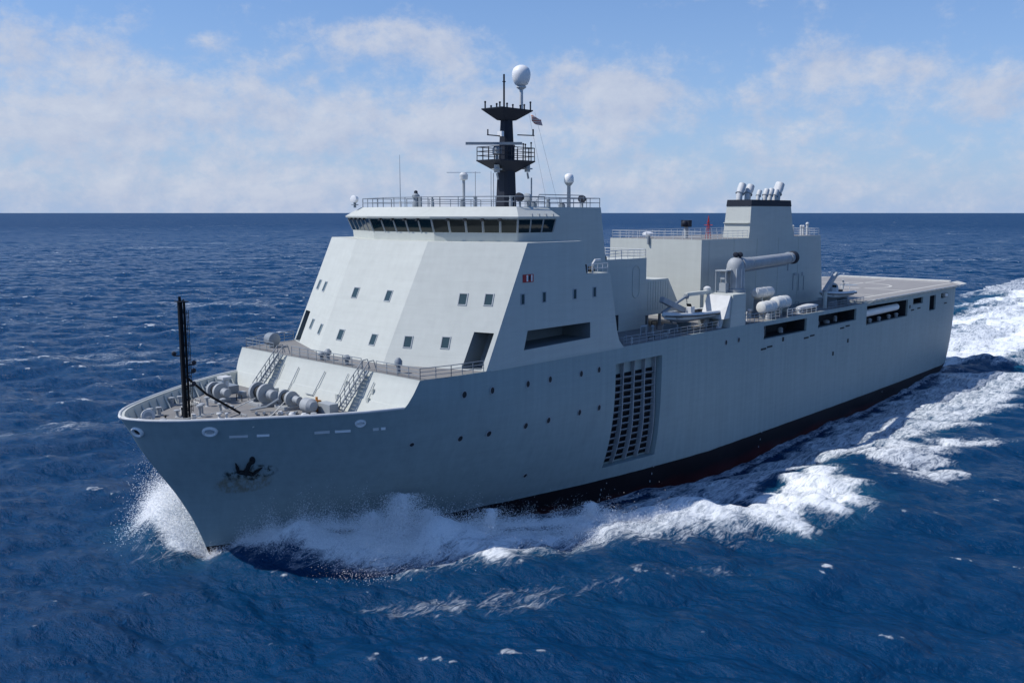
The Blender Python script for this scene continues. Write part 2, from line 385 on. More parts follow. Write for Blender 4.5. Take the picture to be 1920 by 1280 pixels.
# bow fairleads, pale plates coloured as the sunlit deck behind the freeing ports
def fairlead(x, z, r, inner):
    p = Vector((x, hy(x, z), z)); n = hn(x, z); mb = MB()
    q = [(r * (1 + .28 * math.cos(t)), .22 * math.sin(t)) for t in [2 * math.pi * i / 10 for i in range(10)]]
    u = n.cross(Vector((0, 0, 1))).normalized(); w = u.cross(n); rings = []
    for i in range(20):
        a = 2 * math.pi * i / 20; e = u * math.cos(a) * 1.25 + w * math.sin(a)
        rings.append([p + e * rr + n * h for rr, h in q])
    mb.loft(rings + [rings[0]], cap=False); o = mb.build('fairlead', 'white', hull)
    on_hull('fairlead_throat', x, z, inner, r * .82, .03, .8, parent=o)
fairlead(2.45, 13.5, .42, 'pale'); fairlead(-8.3, 13.5, .32, 'white'); fairlead(6.62, 13.45, .40, 'dark')
def lit_port_plate(x0, x1, z0, z1, mat='pale'):
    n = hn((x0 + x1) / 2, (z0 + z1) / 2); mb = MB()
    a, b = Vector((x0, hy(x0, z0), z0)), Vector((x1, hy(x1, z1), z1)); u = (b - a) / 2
    mb.obox((a + b) / 2 + n * .01, u, n * .04, Vector((0, 0, .12))); mb.build('lit_port_plate', mat, hull)
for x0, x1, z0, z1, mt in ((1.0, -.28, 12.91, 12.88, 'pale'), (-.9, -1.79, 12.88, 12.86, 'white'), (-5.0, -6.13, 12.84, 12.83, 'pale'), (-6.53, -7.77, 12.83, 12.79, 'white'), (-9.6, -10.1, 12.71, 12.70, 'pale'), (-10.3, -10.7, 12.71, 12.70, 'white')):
    lit_port_plate(x0, x1, z0, z1, mt)
# bulwark cap and its inner frames
capm = MB(); pts = []
for k in range(60):
    d = (k / 59) ** 2 * 19.3; x = stem(14.6) - d; pts.append((x - .03, max(0, hy(x, 14.6) - .08), 14.62 + min(0, (x - 3) * .004)))
allp = list(reversed(pts)) + [(x, -y, z) for x, y, z in pts[1:]]
capm.sweep(allp, .13, 8); capm.build('bulwark_cap', 'pale', ship)
for sgn in (1, -1):
    for k in range(15):
        x = 5.6 - k * 1.15; y = hy(x, 14.6) - .25; yb = hy(x, 13.4) - .25
        mb = MB(); mb.loft([[(x - .05, sgn * yb, FCS), (x + .05, sgn * yb, FCS), (x + .05, sgn * (yb - .55), FCS), (x - .05, sgn * (yb - .55), FCS)],
                            [(x - .05, sgn * y, 14.6), (x + .05, sgn * y, 14.6), (x + .05, sgn * (y - .12), 14.6), (x - .05, sgn * (y - .12), 14.6)]])
        mb.build('bulwark_frame', 'grey', ship, smooth=0)
# decks
def deck_poly(name, poly, z, mat): return MB().prism(poly, z - .05, z + .012).build(name, mat, ship, smooth=0)
fx = [stem(13.4) - .45 - (k / 30) ** 2 * 17.3 for k in range(31)]
fp = [(x, max(.05, hy(x, 13.4) - .32)) for x in fx]
deck_poly('forecastle_deck', fp + [(x, -y) for x, y in reversed(fp)], FCS, 'deck')
ud = [(-13.15, 15.05), (-16, 15.6), (-21, 16.0), (-21, -16.0), (-16, -15.6), (-13.15, -15.05)]
deck_poly('upper_deck', ud, DECK, 'deck')
deck_poly('waist_deck', [(-42.7, 15.95), (-112, 15.95), (-112, -15.95), (-42.7, -15.95)], DECK, 'deck')

# replenishment recess: ribs and rungs following the side
def recess():
    for i in range(5):
        x = -41.45 - i * 2.12
        rg = []
        for z in np.linspace(15.15, 3.0, 14):
            y = hy(x, z); o = y - .52 + .1 * math.sin((z - 3) * .5); rg.append([(x - .07, y - 1.2, z), (x + .07, y - 1.2, z), (x + .07, o, z), (x - .07, o, z)])
        MB().loft(rg).build('recess_rib', 'fitting', hull, smooth=0)
    for i in range(4):
        x1 = -41.52 - i * 2.12; x0 = x1 - 1.98; rg = []
        for z in np.linspace(13.7, 3.1, 12):
            rg.append([(x1, hy(x1, z) - 1.14, z), (x1, hy(x1, z) - 1.03, z), (x0, hy(x0, z) - 1.03, z), (x0, hy(x0, z) - 1.14, z)])
        MB().loft(rg).build('recess_shade_back', 'black', hull, smooth=0)  # black sheet paints the shade in the gaps behind the slats
        for j in range(13):
            z = 13.2 - j * .79; ym = hy((x0 + x1) / 2, z) - .86
            MB().obox(((x0 + x1) / 2, ym, z), ((x1 - x0) / 2 - .04, 0, .05), (0, .15, .12), (0, -.02, .04)).build('recess_slat', 'steel', hull, smooth=0)
recess()

# ------------------------------------------------------------------ bow superstructure block
def ring_ss(z, back, hs=16.1):
    f = (z - DECK) / 12.07
    return [(-16.5 - 5.94 * f, 5.6 + .33 * f, z), (-20.6 - 5.84 * f, hs, z), (back, hs, z), (back, -hs, z), (-20.6 - 5.84 * f, -hs, z), (-16.5 - 5.94 * f, -5.6 - .33 * f, z)]
block = MB().loft([ring_ss(DECK - .01, -42.75), ring_ss(17.35, -42.35), ring_ss(17.8, -41.9), ring_ss(18.9, -41.45), ring_ss(25.52, -40.0), ring_ss(25.56, -35.8), ring_ss(29.07, -35.05)]).build('superstructure', 'grey', ship, smooth=12)
cb = MB()
y0, y1 = 12.2, 17.5
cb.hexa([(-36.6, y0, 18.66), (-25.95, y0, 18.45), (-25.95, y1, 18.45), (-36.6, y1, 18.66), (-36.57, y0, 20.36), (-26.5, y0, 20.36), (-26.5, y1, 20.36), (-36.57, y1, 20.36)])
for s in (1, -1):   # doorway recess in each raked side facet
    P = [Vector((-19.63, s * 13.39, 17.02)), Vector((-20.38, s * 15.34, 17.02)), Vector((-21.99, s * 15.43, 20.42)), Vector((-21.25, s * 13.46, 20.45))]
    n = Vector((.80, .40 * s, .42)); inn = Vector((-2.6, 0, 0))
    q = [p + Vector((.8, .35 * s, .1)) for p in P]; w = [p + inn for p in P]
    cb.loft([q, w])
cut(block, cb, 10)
M['recess'] = simple('recess_shade', (.17, .20, .215), .7)  # darker copy of the grey: shade inside slot and doorways painted in
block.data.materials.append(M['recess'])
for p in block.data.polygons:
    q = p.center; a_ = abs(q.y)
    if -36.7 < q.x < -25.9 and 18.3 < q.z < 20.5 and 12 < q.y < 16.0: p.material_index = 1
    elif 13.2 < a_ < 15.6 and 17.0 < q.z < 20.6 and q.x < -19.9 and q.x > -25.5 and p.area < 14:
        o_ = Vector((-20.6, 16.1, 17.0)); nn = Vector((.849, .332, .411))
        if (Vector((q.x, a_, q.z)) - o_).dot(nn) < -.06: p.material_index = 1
FN = {'c': Vector((.897, 0, .442)), 'p': Vector((.815, .335, .472)), 's': Vector((.815, -.335, .472))}
def facet_normal(a, b, c): return (Vector(b) - Vector(a)).cross(Vector(c) - Vector(a)).normalized()
r0, r1 = ring_ss(DECK, 0), ring_ss(29.07, 0)
FN['p'] = facet_normal(r0[0], r0[1], r1[1]); FN['s'] = facet_normal(r0[5], r1[4], r0[4]); FN['c'] = facet_normal(r0[5], r0[0], r1[0])
for k in FN:
    if FN[k].x < 0: FN[k] = -FN[k]
def window(p, n, w=.40, h=.55, parent=block, name='window'):
    n = Vector(n).normalized(); u = Vector((0, 0, 1)).cross(n).normalized(); v = n.cross(u); p = Vector(p)
    mb = MB(); t = .09
    for a, b, du, dv in ((0, h + t / 2, w + t, t / 2), (0, -h - t / 2, w + t, t / 2), (w + t / 2, 0, t / 2, h), (-w - t / 2, 0, t / 2, h)):
        mb.obox(p + u * a + v * b, u * du, v * dv, n * .06)
    f = mb.build(name, 'frame', parent, smooth=0)
    MB().obox(p, u * w, v * h, n * .02).build('pane', 'pane', f, smooth=0)
    return f
for p in ((-19.70, -2.75, 23.48), (-19.70, 2.8, 23.48), (-17.55, -2.7, 19.12), (-17.55, 2.85, 19.12)): window(p, FN['c'])
for s in (1, -1):
    k = 'p' if s > 0 else 's'
    for p in ((-21.98, 11.54, 23.53), (-23.06, 14.1, 23.55), (-18.3, 7.42, 19.25), (-19.85, 11.25, 19.38)):
        q = Vector((p[0], s * p[1], p[2])); base = Vector((r0[0][0], s * r0[0][1], r0[0][2])); q -= FN[k] * ((q - base).dot(FN[k])); window(q, FN[k])
for x in (-25.75, -28.96, -33.87, -37.22): window((x, 16.1, 23.56), (0, 1, 0), .22, .48)
# painted honours board on the side
bd = MB().box(-25.75, -27.3, 16.09, 16.16, 25.2, 25.98).build('honours_board', 'red', block, smooth=0)
for x0, x1 in ((-26.25, -26.48), (-26.92, -27.12)): MB().box(x0, x1, 16.15, 16.175, 25.28, 25.92).build('board_panel', 'white', bd, smooth=0)
MB().box(-26.55, -26.85, 16.15, 16.172, 25.4, 25.85).build('board_emblem', 'mast', bd, smooth=0)
# weld-line knuckle strips
MB().box(-21.2, -42.6, 16.09, 16.19, 16.93, 17.03).build('sheer_strake', 'grey', ship, smooth=0)

# ------------------------------------------------------------------ bridge
def ring_br(z, o, back=-33.2):
    return [(-24.2 + o, 5.0 + .25 * o, z), (-27.8 + o * .75, 13.5 + o * .85, z), (back, 13.5 + o * .85, z), (back, -13.5 - o * .85, z), (-27.8 + o * .75, -13.5 - o * .85, z), (-24.2 + o, -5.0 - .25 * o, z)]
bridge = MB().loft([ring_br(29.06, 0), ring_br(29.95, .08), ring_br(31.45, .62), ring_br(31.5, .62)]).build('bridge_house', 'grey', ship, smooth=12)
MB().loft([ring_br(31.44, .82, -33.6), ring_br(31.62, .86, -33.6), ring_br(32.58, -.75, -33.1), ring_br(32.62, -.8, -33.1)]).build('bridge_roof', 'grey', ship, smooth=12)
def bridge_windows():
    for s in (1, -1):
        for (i, j, n) in (((0, 1, 5)), ((1, 2, 3))) if True else ():
            ra, rb = ring_br(30.0, .08), ring_br(31.32, .58)
            A0, B0, A1, B1 = [Vector((p[0], s * p[1], p[2])) for p in (ra[i], ra[j], rb[i], rb[j])]
            make_row(A0, B0, A1, B1, n)
    ra, rb = ring_br(30.0, .08), ring_br(31.32, .58)
    make_row(Vector(ra[5]), Vector(ra[0]), Vector(rb[5]), Vector(rb[0]), 5)
def make_row(A0, B0, A1, B1, n):
    nr = (B0 - A0).cross(A1 - A0).normalized()
    if nr.x + .3 * abs(nr.y) < 0 and abs(nr.y) < .8: nr = -nr
    if abs(nr.y) >= .8 and nr.y * A0.y < 0: nr = -nr
    for k in range(n):
        a, b = (k + .07) / n, (k + .93) / n
        q = [A0.lerp(B0, a), A0.lerp(B0, b), A1.lerp(B1, b), A1.lerp(B1, a)]
        MB().loft([[v - nr * .03 for v in q], [v + nr * .03 for v in q]]).build('bridge_window', 'glass', bridge, smooth=0)
    for k in range(n + 1):
        t = k / n
        MB().tube(A0.lerp(B0, t) + nr * .03, A1.lerp(B1, t) + nr * .03, .07, 6).build('mullion', 'fitting', bridge)
    if nr.x > .3:
        for k in range(1, n):
            t = k / n; p = A1.lerp(B1, t) + nr * .16 + Vector((0, 0, .03)); e = (B1 - A1).normalized()
            MB().obox(p, e * .17, nr * .14, Vector((0, 0, .09))).build('window_wiper', 'dark', bridge, smooth=0)
bridge_windows()
# casing behind the bridge, mid house
MB().loft([[(-33.0, 10.2, 25.4), (-47.1, 10.2, 25.4), (-47.1, -10.2, 25.4), (-33.0, -10.2, 25.4)], [(-33.0, 10.0, 32.62), (-46.1, 10.0, 32.62), (-46.1, -10.0, 32.62), (-33.0, -10.0, 32.62)]]).build('bridge_casing', 'grey', ship, smooth=0)
mid = MB().box(-41.5, -58.6, -8, 8, DECK, 26.2).build('mid_house', 'grey', ship, smooth=0)
def stadium(cx, cz, w, h, y, name, parent, mat='steel'):
    pts = []
    for k in range(12): a = math.pi * k / 11; pts.append((cx + w * math.cos(a), y, cz + h + w * math.sin(a)))
    for k in range(12): a = math.pi + math.pi * k / 11; pts.append((cx + w * math.cos(a), y, cz - h + w * math.sin(a)))
    MB().path(pts + [pts[0]], .06, 5).build(name, mat, parent)
stadium(-56.3, 23.2, .75, 1.3, 8.02, 'hatch_frame', mid, 'grey')
for z, h in ((22.6, .5), (20.6, .45)):
    MB().box(-48.2, -49.6, 8.0, 8.35, z - h, z + h).build('vent_box', 'rubber', mid, smooth=0)
MB().box(-48.4, -49.2, 8.0, 8.5, 21.5, 21.7).build('lamp_bracket', 'pale', mid, smooth=0)
MB().box(-51.6, -52.6, 7.95, 8.05, 17.2, 19.2).build('side_door', 'dark', mid, smooth=0)
# shelter with raked after end between the houses
sh = MB(); pr = [(-58.7, 18.6), (-58.7, 23.25), (-63.9, 23.25), (-66.4, 19.9), (-66.4, 18.6)]
sh.loft([[(x, 7.9, z) for x, z in pr], [(x, -7.9, z) for x, z in pr]]); shelter = sh.build('cargo_shelter', 'grey', ship, smooth=0)
for k in range(9): MB().box(-59.2 - k * .58, -59.32 - k * .58, 7.88, 7.96, 19.2, 23.0 if k < 8 else 22.6).build('shelter_stiffener', 'grey', shelter, smooth=0)
for x in (-59.5, -62.5, -65.5):
    for y in (7.5, -7.5): MB().box(x, x - .3, y - .15, y + .15, DECK, 18.62).build('shelter_leg', 'steel', shelter, smooth=0)

# ------------------------------------------------------------------ after house and funnel
aft = MB().loft([[(-72, 8, DECK), (-112, 8, DECK), (-112, -8, DECK), (-72, -8, DECK)], [(-72, 8, 28.2), (-110.2, 8, 28.2), (-110.2, -8, 28.2), (-72, -8, 28.2)]]).build('after_house', 'grey', ship, smooth=0)
MB().box(-72.3, -110, -7.8, 7.8, 28.19, 28.22).build('after_house_roof', 'deck', ship, smooth=0)
fun = MB(); fun.loft([[(-85.5, 8.003, 28.2), (-100.2, 8.003, 28.2), (-100.2, 3.5, 28.2), (-85.5, 3.5, 28.2)], [(-85.8, 8.003, 33.0), (-98.8, 8.003, 33.0), (-98.8, 3.85, 33.0), (-85.8, 3.85, 33.0)]])
funnel = fun.build('funnel', 'grey', ship, smooth=0)
MB().loft([[(-85.72, 8.05, 33.0), (-98.9, 8.05, 33.0), (-98.9, 3.8, 33.0), (-85.72, 3.8, 33.0)], [(-85.8, 8.05, 33.95), (-98.6, 8.05, 33.95), (-98.6, 3.9, 33.95), (-85.8, 3.9, 33.95)]]).build('funnel_band', 'mast', funnel, smooth=0)
MB().box(-85.35, -85.6, 3.6, 7.9, 30.4, 30.52).build('funnel_step', 'grey', funnel, smooth=0)
def exhaust(x, y, r, h, lean):
    a = Vector((x, y, 33.8)); k = Vector((x - .1, y, 33.95 + h * .35)); b = k + Vector((-lean, 0, h * .65))
    mb = MB().sweep([a, k, k.lerp(b, .5), b], [r * .75, r * .8, r, r * .92], 14); o = mb.build('exhaust_pipe', 'pale', funnel)
    dr = (b - k).normalized(); MB().tube(b - dr * .03, b + dr * .02, r * .72, 12).build('pipe_mouth', 'black', o)
    MB().tube(k + dr * .1, k + dr * .22, r * 1.08, 14).build('pipe_collar', 'frame', o)
for x, y, r, h, ln in ((-87.4, 5.0, .62, 2.4, .9), (-88.9, 5.6, .62, 2.2, .9), (-89.2, 7.2, .38, 1.4, .5), (-91.2, 7.3, .46, 1.6, .6), (-93.0, 7.2, .46, 1.7, .6), (-94.6, 7.2, .42, 1.6, .6), (-95.8, 7.0, .66, 2.6, 1.1), (-96.9, 6.2, .66, 2.7, 1.1)): exhaust(x, y, r, h, ln)
# structures aft of the funnel and on the after roof
for x, y, h, r in ((-103, 6.5, 1.6, .12), (-106.5, 6.2, 1.5, .16), (-108.4, 6.4, 1.9, .2), (-109.4, 5.2, 1.4, .2)):
    mb = MB().tube((x, y, 28.2), (x, y, 28.2 + h), r, 10); mb.sphere((x, y, 28.2 + h), r * 1.5, 10); mb.build('roof_vent', 'pale', aft)
mb = MB().tube((-78, 1.62, 28.2), (-78, 1.62, 30.0), .32, 12); dr_ = mb.build('director', 'fitting', aft)
MB().box(-77.6, -78.5, .95, 2.25, 29.9, 30.9).sphere((-77.6, 1.6, 30.4), .5).build('director_head', 'mast', dr_)
# lattice post, reddish
mb = MB()
for dx, dy in ((.3, .3), (-.3, .3), (.3, -.3), (-.3, -.3)): mb.tube((-78 + dx, 5.4 + dy, 28.2), (-78, 5.4, 31.6), .04, 5)
for z in (29, 29.8, 30.6): mb.box(-78.35, -77.65, 5.3, 5.5, z, z + .06)
mb.path([(-78, 4.7, 30.2), (-78, 6.1, 30.2)], .05); mb.build('lattice_post', 'red', aft)
mb = MB().lathe([(.35, 0), (.35, .5), (.85, .55), (.8, .85), (.3, 1.0)], (-73.0, -1.8, 28.2)); mb.build('mushroom_vent', 'white', aft)
MB().obox((-71.9, -.9, 28.0), (.25, 0, 0), (0, .12, 0), (0, 0, .6)).build('roof_bracket', 'steel', aft, smooth=0)
# fittings on the port wall of the after house
for x, z, w, h in ((-98.5, 23.4, .14, .7), (-101.3, 22.0, .3, .22), (-103.8, 21.9, .15, .3), (-100.5, 20.8, .035, 1.4), (-102.5, 20.6, .035, 1.4), (-104.4, 20.4, .035, 1.2), (-80.5, 24.6, .3, .2)):
    MB().box(x - w, x + w, 8.0, 8.14, z - h, z + h).build('wall_fitting', 'frame', aft, smooth=0)
for k in range(5): MB().box(-74 - k * 7, -74.1 - k * 7, 8.0, 8.05, DECK, 28.1).build('weld_seam', 'grey', aft, smooth=0)

# ------------------------------------------------------------------ railings
def rail(pts, h=1.05, mat='steel', n=3, step=1.5, r=.035, name='railing', parent=ship):
    mb = MB()
    for a, b in zip(pts, pts[1:]):
        a, b = Vector(a), Vector(b); m_ = max(1, round((b - a).length / step))
        for k in range(m_ + 1):
            p = a.lerp(b, k / m_); mb.tube(p, p + Vector((0, 0, h)), r * 1.15, 5)
        for k in range(n):
            dz = Vector((0, 0, h * (k + 1) / n)); mb.tube(a + dz, b + dz, r if k < n - 1 else r * 1.2, 5)
    return mb.build(name, mat, parent)
rail([(-13.3, -14.6, DECK), (-13.3, -9.0, DECK)], n=3); rail([(-13.3, -5.6, DECK), (-13.3, 6.3, DECK)]); rail([(-13.3, 8.6, DECK), (-13.3, 14.9, DECK), (-16.5, 15.6, DECK), (-20.4, 15.95, DECK)])
rail([(-13.3, -14.6, DECK), (-16.5, -15.6, DECK), (-20.4, -15.95, DECK)])
zr = 32.62
rt_ = [(-25.3, 4.7, zr), (-28.5, 12.5, zr), (-33.0, 12.6, zr), (-33.2, 9.9, zr), (-46.0, 9.9, zr), (-46.0, -9.9, zr), (-33.2, -9.9, zr), (-33, -12.6, zr), (-28.5, -12.5, zr), (-25.3, -4.7, zr)]
rail(rt_[:1] + rt_[1:] + rt_[:1], 1.05, 'steel', 2, 1.9, .04)
rail([(-48, 7.9, 26.2), (-58.5, 7.9, 26.2), (-58.5, -7.9, 26.2)], 1.1, 'railpale', 3, 1.3)
rail([(-72.2, -7.8, 28.2), (-72.2, 7.8, 28.2), (-85.3, 7.8, 28.2)], 1.15, 'railpale', 3, 1.5, .03)
rail([(-72.2, -7.8, 28.2), (-110, -7.8, 28.2), (-110, 7.8, 28.2), (-100.6, 7.8, 28.2)], 1.15, 'railpale', 3, 1.8, .03)
rail([(-42.9, 16.0, DECK), (-63.5, 16.0, DECK)], 1.1, 'fitting', 3, 1.5, .028)
rail([(-70.6, 16.0, DECK), (-80.5, 16.0, DECK)], 1.3, 'fitting', 3, 1.3, .04)
rail([(-83, 15.9, DECK), (-92.5, 15.9, DECK)], 1.1, 'railpale', 3, 1.5, .035); rail([(-97, 15.9, DECK), (-110.5, 15.9, DECK)], 1.1, 'steel', 3, 1.5, .035)
# ledge at the after edge of the block and clutter there
rail([(-36.2, 15.9, 25.6), (-39.8, 15.9, 25.6)], .95, 'railpale', 2, .9)
for x, y, z, w, h in ((-36.8, 15.0, 25.6, .5, .9), (-38.3, 14.8, 25.6, .4, .6), (-47.8, 9.2, 26.2, .4, .7), (-49.3, 7.2, 26.2, .45, .5)):
    MB().lathe([(w * .7, 0), (w, .15), (w, h * .7), (w * .5, h)], (x, y, z), n=12).build('deck_locker', 'rubber', ship)
MB().sweep([(-37.9, 15.3, 25.6), (-37.9, 15.3, 26.5), (-38.3, 15.3, 26.9), (-39.2, 15.3, 26.9)], .14, 8).build('goose_neck_vent', 'railpale', ship)

# ------------------------------------------------------------------ main mast
def main_mast():
    rg = []
    for z, xf, xa, hw in ((32.6, -39.35, -41.5, .95), (36.8, -39.5, -41.4, .85), (37.4, -39.6, -41.35, .8), (43.2, -39.85, -41.15, .62), (44.0, -39.85, -41.15, .62)):
        c = .28
        rg.append([(xf, hw - c, z), (xf - c, hw, z), (xa + c, hw, z), (xa, hw - c, z), (xa, -hw + c, z), (xa + c, -hw, z), (xf - c, -hw, z), (xf, -hw + c, z)])
    t = MB().loft(rg).build('mast', 'mast', ship, smooth=0)
    # platforms: deep brackets under thin decks
    def plat(z, xf, xa, hw, dz, name):
        m = MB().loft([[(-39.6, .7, z - dz), (-41.4, .7, z - dz), (-41.4, -.7, z - dz), (-39.6, -.7, z - dz)], [(xf + .3, hw, z - .12), (xa - .0, hw, z - .12), (xa, -hw, z - .12), (xf + .3, -hw, z - .12)], [(xf + .3, hw, z), (xa, hw, z), (xa, -hw, z), (xf + .3, -hw, z)]])
        return m.build(name, 'mast', t, smooth=0)
    p1 = plat(38.2, -37.6, -43.5, 1.95, 1.4, 'mast_platform'); p2 = plat(44.2, -38.2, -43.4, 1.65, 1.3, 'mast_platform')
    z = 38.2
    rail([(-37.4, 1.9, z), (-37.4, -1.9, z), (-43.4, -1.9, z), (-43.4, 1.9, z), (-37.4, 1.9, z)], 1.5, 'mast', 3, 1.0, .045, 'mast_railing', t)
    for x, y, h in ((-38.2, -1.3, .75), (-38.1, 1.2, .5), (-43.2, 1.4, .9), (-43.0, -1.3, .8), (-39, 1.5, .4), (-42.1, 1.4, .5), (-38.4, .4, .4), (-39.2, -1.3, .35), (-41.3, 1.5, .35)):
        MB().tube((x, y, 44.2), (x, y, 44.2 + h), .09, 8).sphere((x, y, 44.2 + h), .13, 8).build('small_aerial', 'mast', t)
    for x, y, h in ((-41.5, 1.8, 1.9), (-42.9, 1.8, 2.1), (-43.3, .5, 2.0), (-39.9, 1.8, 1.6)):
        MB().tube((x, y, 38.2), (x, y, 38.2 + h), .07, 6).sphere((x, y, 38.2 + h), .12, 8).build('small_aerial', 'mast', t)
    MB().tube((-40.07, 0, 44.2), (-40.07, 0, 48.2), .11, 8).box(-40.25, -39.9, -.12, .12, 47.3, 47.4).build('pole_aerial', 'mast', t)
    # yards
    MB().tube((-36.6, .6, 40.95), (-39.3, .6, 40.95), .07, 6).tube((-36.7, .6, 40.9), (-36.7, .6, 41.6), .09, 6).build('yard', 'mast', t)
    MB().tube((-44.8, .6, 41.35), (-41.8, .6, 41.25), .07, 6).tube((-44.6, .6, 41.3), (-44.6, .6, 42.1), .11, 6).build('yard', 'mast', t)
    # scanner
    MB().tube((-37.9, .9, 38.2), (-37.9, .9, 39.0), .18, 10).lathe([(.28, 0), (.55, .15), (.55, .8), (.3, 1.0), (.12, 1.1)], (-37.9, .9, 38.7), n=14).build('radar_pedestal', 'fitting', t)
    MB().obox((-37.4, .9, 40.0), RT * 3.3, FW * .16, Vector((0, 0, .15))).build('radar_scanner', 'steel', t, smooth=0)
    # white bracketed lamp halfway
    MB().box(-39.1, -38.7, .2, .9, 40.9, 41.5).build('mast_lamp', 'white', t, smooth=0)
    # lower brackets with stowed sensors either side
    for (x, y, zz) in ((-38.2, .6, 36.7), (-42.9, 1.2, 36.9)):
        MB().tube((x, y, zz), (x, y, zz + .9), .35, 10).tube((x, y, zz - .1), (x - .2, y, zz - .8), .12, 8).box(x - .5, x + .5, y - .4, y + .4, zz + .3, zz + .45).build('sensor', 'fitting', t)
    MB().tube((-43.2, 1.6, 32.7), (-43.2, 1.6, 36.2), .1, 6).build('sensor_post', 'fitting', t); MB().tube((-37.2, 1.0, 32.7), (-37.2, 1.0, 36.6), .06, 6).build('sensor_post', 'fitting', t)
    # satellite dome on its stalk
    MB().tube((-43.1, 0, 44.2), (-43.1, 0, 47.0), .22, 12).lathe([(.26, 0), (.6, .25), (.6, .4)], (-43.1, 0, 46.7)).build('dome_stalk', 'pale', t)
    MB().lathe([(.45, -1.3), (.78, -1.12), (1.02, -.6), (1.13, -.05), (1.1, .35), (.95, .72), (.66, .98), (.32, 1.12), (0, 1.16)], (-43.1, 0, 48.45), n=28).build('satellite_dome', 'white', t, smooth=60)
    return t
mast = main_mast()
# thin halyards
mb = MB()
for a, b in (((-43.9, 1.5, 44), (-45.5, 4, 32.7)), ((-43.9, .5, 44), (-45.8, 2, 32.7))): mb.tube(a, b, .012, 4)
mb.build('halyard', 'steel', ship)
# roof-deck equipment
def dome_post(x, y, h, r, name='dome_aerial'):
    o = MB().tube((x, y, 32.6), (x, y, 32.6 + h), .24, 12, .2).lathe([(.2, 0), (.5, .35)], (x, y, 32.6 + h - .35)).build(name, 'fitting', ship)
    MB().lathe([(r * .8, 0), (r, .12), (r, .65), (r * .85, .95), (r * .45, 1.12), (0, 1.16)], (x, y, 32.6 + h), n=22).build('dome_cover', 'white', o, smooth=60)
dome_post(-45.0, 6, 2.9, .58)
o = MB().tube((-31.5, 1.9, 32.6), (-31.5, 1.9, 35.7), .16, 10).build('direction_finder', 'fitting', ship)
MB().lathe([(.2, -.4), (.45, -.3), (.5, .2), (.3, .45), (0, .5)], (-31.5, 1.9, 36.0), n=14).build('finder_head', 'pale', o)
MB().obox((-31.5, 1.9, 36.45), RT * 1.9, FW * .03, Vector((0, 0, .035))).build('finder_arm', 'pale', o, smooth=0)
MB().tube((-26.8, -3.5, 32.6), (-26.8, -3.5, 38.4), .05, 6, .02).build('whip_aerial', 'steel', ship)
MB().tube((-26.8, -3.5, 32.6), (-26.8, -3.5, 33.3), .13, 8).build('aerial_base', 'pale', ship)
for x, y in ((-36.2, -1.0), (-36.9, .9)): MB().tube((x, y, 32.6), (x, y, 36.8), .035, 5).build('whip_aerial', 'steel', ship)
def searchlight(x, y, z=32.6, mat='mast'):
    o = MB().tube((x, y, z), (x, y, z + .7), .12, 8).box(x - .3, x + .3, y - .05, y + .05, z + .6, z + .75).build('searchlight', 'steel', ship)
    MB().lathe([(.2, -.35), (.42, -.2), (.45, .3), (.40, .32)], (x, y, z + 1.0), (1, .25, .1), 16).build('lamp_drum', mat, o)
    return o
searchlight(-29.8, 12.0); searchlight(-27.6, -12.9, mat='white'); searchlight(-44.6, 8.4); searchlight(-31.9, 11.2, mat='frame')
MB().tube((-27.6, -12.9, 32.6), (-27.6, -12.9, 33.4), .16, 8).box(-27.9, -27.3, -13.2, -12.6, 32.9, 33.0).build('lamp_post', 'steel', ship)
def binnacle(x, y):
    o = MB().lathe([(.42, 0), (.42, .5), (.3, .7), (.3, 1.0), (.45, 1.05), (.45, 1.3), (.2, 1.55)], (x, y, 32.6), n=14).build('binnacle', 'steel', ship)
    MB().sphere((x, y, 34.25), .22, 10).build('binnacle_cap', 'mast', o); MB().box(x - .1, x + .1, y + .5, y + .9, 32.6, 33.8).build('repeater', 'steel', ship, smooth=0)
binnacle(-27.2, -1.3)
for x, y, w, h in ((-27.6, 1.0, .18, .9), (-28.2, .3, .12, 1.1), (-29, 4.3, .3, .9), (-30, 5.2, .2, 1.2), (-33.2, 10.2, .25, .8), (-31, 9.6, .2, 1.2), (-35.5, 8.8, .35, .7), (-38, 8.8, .25, .9), (-40.5, 8.7, .4, .55), (-33, -8, .4, .6)):
    MB().lathe([(w, 0), (w, h * .6), (w * .6, h * .75), (w * .9, h * .8), (w * .9, h)], (x, y, 32.6), n=8).build('roof_fitting', 'steel', ship)
MB().path([(-36, 9.0, 33.4), (-36.2, 9.0, 34.0), (-44, 9.0, 34.0), (-44.2, 9.0, 33.4)], .05).build('awning_spar', 'steel', ship)
# overhead gear on the port wing roof
for k in range(4):
    x = -29.2 - k * 1.1; MB().box(x, x - .12, 13.0, 14.25, 31.62, 31.9).build('roof_bracket', 'fitting', ship, smooth=0)

